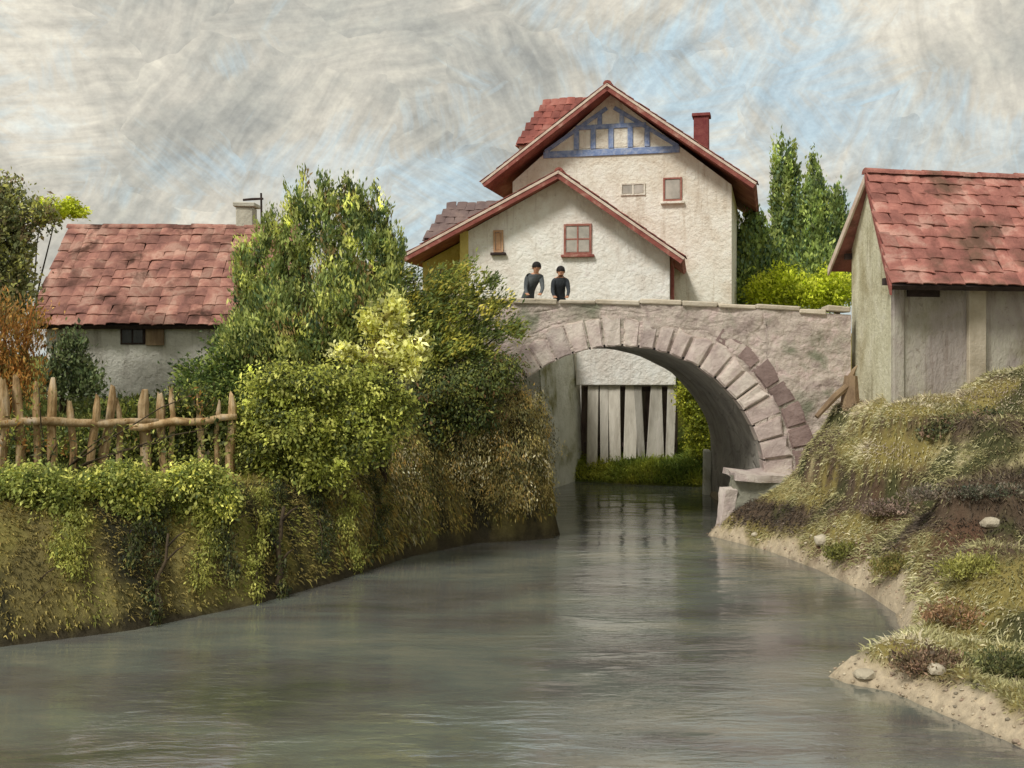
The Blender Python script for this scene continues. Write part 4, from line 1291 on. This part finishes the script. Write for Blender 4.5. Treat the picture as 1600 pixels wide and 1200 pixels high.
shrub('fence_bramble', 'loose rusty and green brambles tangled in the fence stakes', 'bramble', (-7.0, 16.3),
      [(15, 690, 40, 34), (95, 700, 36, 28), (180, 690, 34, 30), (250, 705, 34, 26), (325, 690, 30, 36), (60, 620, 20, 26), (300, 630, 22, 24)], 15.95, 520, .085,
      [((126, 92, 50), 2), ((104, 104, 54), 3), ((136, 138, 70), 2), ((66, 68, 42), 2)], 35, axis=(0, 0, .5), aspect=2.6, clump=.12, per=14, trunk_r=.010, shell=.1)

# poplars behind the bridge
pops = [('tallest dark poplar, left of the twin spires beside the barn', [(1228, 330, 24, 112), (1228, 420, 34, 50)], 42, 9000, 50),
        ('second tall poplar just right of the tallest one', [(1272, 350, 22, 100), (1275, 425, 32, 45)], 41, 8500, 51),
        ('short broad poplar next to the tall house wall', [(1178, 400, 26, 66), (1165, 440, 28, 36)], 40.5, 7000, 52),
        ('slim poplar partly hidden by the barn roof', [(1306, 370, 17, 72), (1312, 430, 24, 40)], 43, 5200, 53)]
for lab, lobes, d, n_, sd0 in pops:
    q = at(lobes[0][0], 470, d)
    shrub('poplar', lab, 'tree', (q.x, q.y), lobes, d, n_, .20, [((98, 112, 66), 3), ((116, 130, 72), 3), ((140, 150, 86), 1.5), ((90, 108, 82), 1.5)], sd0, 'poplars behind the bridge',
          axis=(0, 0, 1.5), clump=.22, trunk_r=.16, stems=[0], stempart='trunk')
shrub('hedge_bush', 'bright yellow green bush behind the bridge parapet below the poplars', 'bush', (9.6, 38.6),
      [(1205, 455, 36, 22), (1250, 458, 42, 24), (1300, 452, 36, 26), (1225, 440, 24, 18)], 38.5, 9000, .15, [((148, 156, 42), 3), ((170, 174, 62), 2), ((112, 122, 36), 1.6)], 54, axis=(0, 0, .4), clump=.17, trunk_r=.05)
shrub('arch_bush', 'yellow green bush seen through the right side of the arch', 'bush', (5.3, 30.9),
      [(1085, 650, 20, 44), (1100, 690, 22, 30), (1072, 610, 14, 26), (1110, 640, 16, 40)], 30.6, 5200, .10, [((126, 132, 46), 3), ((154, 154, 58), 1.6), ((86, 94, 38), 2)], 55, axis=(0, -.2, .1), clump=.12, trunk_r=.03)
shrub('hill_shrub', 'dark low shrub on the slope under the barn wall', 'shrub', (8.1, 18.0),
      [(1500, 668, 50, 18), (1540, 662, 36, 18), (1462, 678, 30, 12)], 17.9, 4500, .075, [((62, 66, 46), 3), ((92, 92, 62), 2), ((116, 96, 80), 1)], 56, axis=(0, 0, .3), clump=.09, trunk_r=.015)

# mossy overhang beside the arch and vines trailing down the bank
shrub('mossy_overhang', 'rounded mossy overhang of olive and ochre growth beside the arch opening', 'moss', (-0.2, 21.4),
      [(740, 700, 60, 70), (800, 690, 50, 84), (842, 700, 26, 80, .5), (700, 740, 46, 60), (790, 760, 50, 44), (845, 770, 20, 36, .4), (640, 760, 46, 60, -.8)],
      20.9, 26000, .07, [((92, 90, 58), 3), ((124, 116, 72), 3), ((148, 134, 84), 2.4), ((158, 132, 78), 1), ((176, 168, 136), 1.2), ((58, 60, 44), 1.4)], 70, axis=(0, -.3, -1.6), aspect=3.2, clump=.10, trunk_r=.02, stems=[0, 1, 3], shell=.75)
def on_bank(px, py):
    return ray_ground(px, py, 10, 23)
vines = [(215, 830, 16, 46, 0, 'short dark vine trailing below the middle of the fence'), (246, 880, 13, 80, 0, 'long dark vine reaching almost to the water left of the bare stem'), (355, 840, 18, 60, 0, 'dark vine trailing below the fence end'),
         (432, 850, 14, 76, 0, 'narrow dark vine along the thick bare stem'), (500, 810, 18, 60, 0, 'dark vine under the middle of the overhanging bush'), (585, 800, 16, 66, 0, 'dark vine under the right end of the overhanging bush'),
         (320, 860, 20, 50, 1, 'pale yellow green vine between two dark vines'), (404, 850, 18, 70, 1, 'yellow green vine left of the thick bare stem'), (110, 850, 24, 40, 1, 'pale vine trailing at the far left of the bank'), (545, 830, 18, 50, 1, 'olive vine low on the bank near the arch')]
fz = lambda x, y: float(terrain(np.array([x]), np.array([y]))[0][0])
for k, (px, py, rx, rz, lt, lab) in enumerate(vines):
    lobes = []
    top = on_bank(px, py - rz)
    for i in range(5):
        q_ = -1 + 2 * i / 4
        p = on_bank(px + 10 * math.sin(i * 1.3 + k), py + q_ * rz)
        lobes.append((px + 10 * math.sin(i * 1.3 + k), py + q_ * rz, rx * (1 - .35 * max(0, q_)), rz * .34, p.y - .08 - 16))
    shrub('trailing_vine', lab, 'vine', (top.x, top.y), lobes, 16, 1500, .06,
          [((120, 122, 60), 3), ((146, 144, 76), 2), ((96, 100, 50), 1)] if lt else [((46, 50, 32), 3), ((64, 68, 40), 3), ((88, 90, 48), 1)], 80 + k, 'vines trailing down the left bank', axis=(0, -.2, -1.2), aspect=2.6, clump=.06, per=18, trunk_r=.008, stems=[2, 4], shell=.3)
low = [(1520, 885, 40, 18, 'yellow green tuft on the right slope', ((132, 130, 74), (112, 110, 62))), (1405, 880, 36, 16, 'olive clump above the bend of the shingle', ((96, 94, 52), (120, 108, 66))),
       (1450, 1030, 44, 18, 'dark brown clump behind the spit', ((88, 76, 60), (118, 98, 80))), (1565, 1040, 46, 26, 'dark green clump at the right edge above the shingle', ((72, 76, 50), (100, 100, 64))),
       (1395, 790, 44, 14, 'purplish brown heath clump along the slope ledge', ((118, 102, 92), (96, 86, 74))), (1560, 765, 60, 14, 'dark clump along the upper ledge at the right edge', ((72, 74, 60), (102, 96, 82))), (1470, 770, 50, 12, 'grey brown clump in the middle of the ledge', ((108, 98, 86), (88, 84, 70))),
       (1500, 960, 50, 22, 'rust brown clump in the middle of the lower slope', ((130, 104, 80), (100, 86, 64))), (1320, 860, 26, 12, 'small olive clump beside the largest pale stone', ((104, 104, 54), (84, 84, 48)))]
for k, (px, py, rx, rz, lab, (c0, c1)) in enumerate(low):
    p = on_bank(px, py + rz * .7)
    shrub('low_clump', lab, 'plant', (p.x, p.y), [(px, py, rx, rz), (px - rx * .7, py + 4, rx * .6, rz * .8), (px + rx * .7, py + 2, rx * .6, rz * .8)], p.y, 1500, .055, [(c0, 3), (c1, 2)], 100 + k, 'low clumps on the right slope', axis=(0, -.1, .7), aspect=2.6, clump=.05, per=16, trunk_r=.008, stems=[0], shell=.3)

# ------------------------------------------------------------------ grasses (uncountable)
def blades(name, label, x, y, L, Wd, lean, palette, seed, sink=0.03, mode='patch', bias=0.0):
    r = np.random.default_rng(seed)
    z, d, P_ = terrain(x, y)
    keep = d > 0.06
    x, y, z = x[keep], y[keep], z[keep]
    n = len(x)
    e = .06
    zx = terrain(x + e, y)[0] - terrain(x - e, y)[0]
    zy = terrain(x, y + e)[0] - terrain(x, y - e)[0]
    nr = np.stack([-zx / (2 * e), -zy / (2 * e), np.ones(n)], -1)
    nr /= np.linalg.norm(nr, axis=1, keepdims=True)
    hs = np.hypot(nr[:, 0], nr[:, 1])
    down = np.stack([nr[:, 0] * nr[:, 2], nr[:, 1] * nr[:, 2], -hs * hs], -1)
    Lr = L * np.exp(.35 * r.normal(size=n))[:, None]
    dirv = nr * (.8 if lean < 1 else .35) + np.array((0, 0, .5 if lean < 1 else .12)) + lean * down + (.35 if lean < 1 else .22) * r.normal(size=(n, 3))
    dirv /= np.linalg.norm(dirv, axis=1, keepdims=True)
    p0 = np.stack([x, y, z - sink], -1)
    p1 = p0 + dirv * Lr * .55
    d2 = dirv + down * (.9 * lean + .2) + np.array((0, 0, -.55)) + .25 * r.normal(size=(n, 3))
    d2 /= np.linalg.norm(d2, axis=1, keepdims=True)
    p2 = p1 + d2 * Lr * .5
    sv = np.cross(dirv, r.normal(size=(n, 3))); sv /= np.linalg.norm(sv, axis=1, keepdims=True)
    w = Wd * (0.6 + .8 * r.random((n, 1)))
    v = np.stack([p0 - sv * w * .5, p0 + sv * w * .5, p1 + sv * w * .45, p1 - sv * w * .45, p2 + sv * w * .08, p2 - sv * w * .08], 1)
    # colour: patches of the same grass kind
    f1 = vnoise(x + seed, y, 1.2, 3)
    if mode == 'streak':
        f1 = .6 * vnoise((x * .75 + y * .66) * 3.0, (y * .75 - x * .66) * .5, 1.0, 3) + .4 * f1
    elif mode == 'band':
        f1 = .6 * vnoise(z * 2.3 + .12 * y, (y - .4 * x) * .28, 1.0, 3) + .4 * f1 + .06 * (z - 1.5)
    f1 = f1 + bias
    f2 = r.random(n)
    t_ = np.clip((f1 - .25) / .5 + .35 * (f2 - .5), 0, .999)
    pc = np.array([s2l(c_) for c_ in palette])
    u_ = t_ * (len(pc) - 1); i0 = u_.astype(int); fr = (u_ - i0)[:, None]
    col = pc[i0] * (1 - fr) + pc[np.minimum(i0 + 1, len(pc) - 1)] * fr
    col = np.clip(col * (1 + .2 * r.normal(size=(n, 1))), .004, .9)
    f = np.arange(n * 6).reshape(-1, 6)
    fq = np.concatenate([f[:, [0, 1, 2, 3]], f[:, [3, 2, 4, 5]]])
    o = np_mesh(name, v.reshape(-1, 3), fq, M_grass, None, np.repeat(col, 6, 0))
    return tag(o, label, 'grass', None, 'stuff')

def scatter(n, x0, x1, y0, y1, seed, cond):
    r = np.random.default_rng(seed)
    x = r.uniform(x0, x1, n); y = r.uniform(y0, y1, n)
    d = river_dist(x, y)
    k = cond(x, y, d)
    return x[k], y[k]
x, y = scatter(190000, -13, 1.2, 10, 22.5, 1, lambda x, y, d: (d > .06) & (d < 1.75 + .5 * vnoise(x, y, 1.5, 2)) & (x < 1.0))
blades('bank_grass', 'dry olive and tan grass hanging down the left bank', x, y, .075, .020, .8, [(58, 56, 38), (92, 84, 52), (118, 106, 62), (138, 124, 72), (144, 132, 76), (128, 128, 60), (104, 108, 52), (150, 148, 74)], 61, mode='streak')
x, y = scatter(52000, -3.2, 1.2, 17.5, 22.6, 5, lambda x, y, d: (d > .05) & (d < 1.3) & (x < 1.1))
blades('hanging_moss', 'long mossy strands hanging down the bank beside the arch', x, y, .09, .026, 1.0, [(40, 38, 28), (64, 62, 40), (104, 96, 58), (146, 122, 62), (112, 110, 60), (70, 70, 44), (160, 152, 118), (164, 130, 62), (92, 92, 54)], 65, mode='streak')
x, y = scatter(45000, -13, -4, 14, 26, 2, lambda x, y, d: (d > 2.4))
blades('garden_grass', 'green grass of the garden around the cottage', x, y, .16, .025, .2, [(70, 78, 40), (96, 102, 50), (120, 122, 60)], 62)
x, y = scatter(190000, 3.2, 12.5, 7.5, 22.0, 3, lambda x, y, d: (d > .06 + .5 * np.clip(vnoise(x - 17, y + 40, 1.7, 3) - .22, 0, 1)))
blades('slope_grass', 'straw, olive and brown grass on the right hillside', x, y, .075, .018, .9, [(70, 62, 54), (102, 90, 76), (126, 118, 86), (160, 154, 112), (138, 136, 96), (190, 183, 150), (178, 168, 144), (138, 126, 110)], 63, mode='band')
x, y = scatter(26000, 1.2, 8, 29.3, 32.5, 4, lambda x, y, d: (d > .05))
blades('far_grass', 'green grass strip on the far bank seen through the arch', x, y, .16, .03, .3, [(92, 108, 48), (132, 140, 56), (166, 164, 70)], 64)

# ------------------------------------------------------------------ rocks, stump, twig
def rock(label, px, py, size, seed, group='pale stones on the right bank'):
    rr = random.Random(seed)
    # walk down the pixel ray to the ground
    p = ray_ground(px, py, 8, 24)
    bm = bmesh.new()
    bmesh.ops.create_icosphere(bm, subdivisions=2, radius=1)
    sc = Vector((rr.uniform(.9, 1.3), rr.uniform(.7, 1.0), rr.uniform(.55, .75)))
    for v in bm.verts:
        v.co *= 1 + .28 * mnoise.noise(v.co * 1.4 + Vector((seed * 3.1, 0, 0)))
        v.co = Vector((v.co.x * sc.x, v.co.y * sc.y, v.co.z * sc.z)) * size
    o = from_bm('rock', bm, M_rock, None)
    o.location = (p.x, p.y, fz(p.x, p.y) + size * .2)
    return tag(o, label, 'rock', group)
rock('largest pale stone on the grass above the shingle', 1284, 848, .14, 1)
rock('flat stone at the tip of the spit', 1352, 1060, .10, 2)
rock('stone on the dark grass at the lower right', 1465, 1052, .11, 3)
rock('small stone on the shingle below the arch', 1180, 838, .07, 4)
rock('pinkish stone on the upper slope near the right edge', 1548, 822, .12, 5)

q = at(1322, 690, 20.6)
qz = fz(q.x, q.y)
stp = thing('tree_stump', 'splintered brown stump at the right foot of the bridge', 'stump', (q.x, q.y, qz))
bm = bmesh.new(); tube_bm(bm, [(.1, 0, -.3), (.08, 0, .15), (.10, 0, .55)], [.22, .16, .12], 9); from_bm('trunk', bm, M_stump, stp)
bm = bmesh.new(); tube_bm(bm, [(.10, -.02, .42), (-.25, -.1, .15), (-.62, -.2, -.22)], [.07, .07, .05], 7); from_bm('branch', bm, M_stump, stp)
bm = bmesh.new(); tube_bm(bm, [(.08, .02, .5), (.16, .02, .66), (.22, .03, .74)], [.06, .035, .012], 6); from_bm('splinter', bm, M_stump, stp)

def stem_thing(label, px, py0, py1, d0, r_, seed):
    """a dark bare stem standing on the bank"""
    rr = random.Random(seed)
    p = ray_ground(px, py1, 10, 22)
    d = p.y
    zg = fz(p.x, p.y)
    t = thing('bare_stem', label, 'stem', (p.x, p.y, zg), 0, 'bare stems on the left bank')
    H = (py1 - py0) * d / F
    bm = bmesh.new()
    pts = [(rr.uniform(-.05, .05), i / 6 * .45, H * i / 6 * 1.02 - .06) for i in range(7)]
    tube_bm(bm, pts, [r_ * (1 - .5 * i / 6) for i in range(7)], 6)
    from_bm('stalk', bm, M_bark, t, True)
    for k in range(3):
        bm = bmesh.new()
        i = rr.randint(2, 5)
        b0 = Vector(pts[i]); dx = rr.choice((-1, 1)) * rr.uniform(.15, .35)
        tube_bm(bm, [b0, b0 + Vector((dx * .6, -.03, .16)), b0 + Vector((dx, -.05, .22))], [r_ * .5, r_ * .35, .006], 5)
        from_bm('twig', bm, M_bark, t, True)
stem_thing('dark bare stem rising from the water edge under the overhanging bush', 432, 800, 925, 16, .055, 1)
stem_thing('thin bare stem on the bank below the fence end', 244, 840, 960, 15, .035, 2)
stem_thing('black twiggy stalk at the far left of the bank', 40, 915, 1000, 14, .018, 3)
stem_thing('dark stem leaning on the bank right of the fence', 350, 800, 880, 16, .03, 4)

# shingle along the right-hand water's edge: too many and too small to count
r = np.random.default_rng(77)
x = r.uniform(3.3, 7.0, 60000); y = r.uniform(8.5, 22, 60000)
z, d, _p = terrain(x, y)
k = (d > -.03) & (d < .10 + .5 * r.random(len(x)) ** 2)
x, y, z = x[k][:900], y[k][:900], z[k][:900]
bm = bmesh.new(); bmesh.ops.create_icosphere(bm, subdivisions=1, radius=1); bm.verts.ensure_lookup_table()
iv = np.array([v.co[:] for v in bm.verts]); fi = np.array([[v.index for v in f.verts] for f in bm.faces]); bm.free()
n = len(x)
sz = .012 * np.exp(.5 * r.normal(size=n))
vv = iv[None] * (1 + .25 * r.normal(size=(n, len(iv), 1))) * (sz[:, None] * (np.array((1.2, 1, .6)) * (1 + .2 * r.normal(size=(n, 3)))))[:, None, :]
vv = vv + np.stack([x, y, z + sz * .15], -1)[:, None, :]
pc = np.array([s2l(c_) for c_ in ((186, 168, 140), (204, 190, 164), (166, 148, 128), (176, 152, 132), (140, 130, 112))])
cc = pc[r.integers(0, 5, n)]
ff = (fi[None] + (np.arange(n) * len(iv))[:, None, None]).reshape(-1, 3)
o = np_mesh('shingle', vv.reshape(-1, 3), ff, M_ground, None, np.repeat(cc, len(iv), 0))
tag(o, 'pale shingle strewn along the right water edge', 'shingle', None, 'stuff')
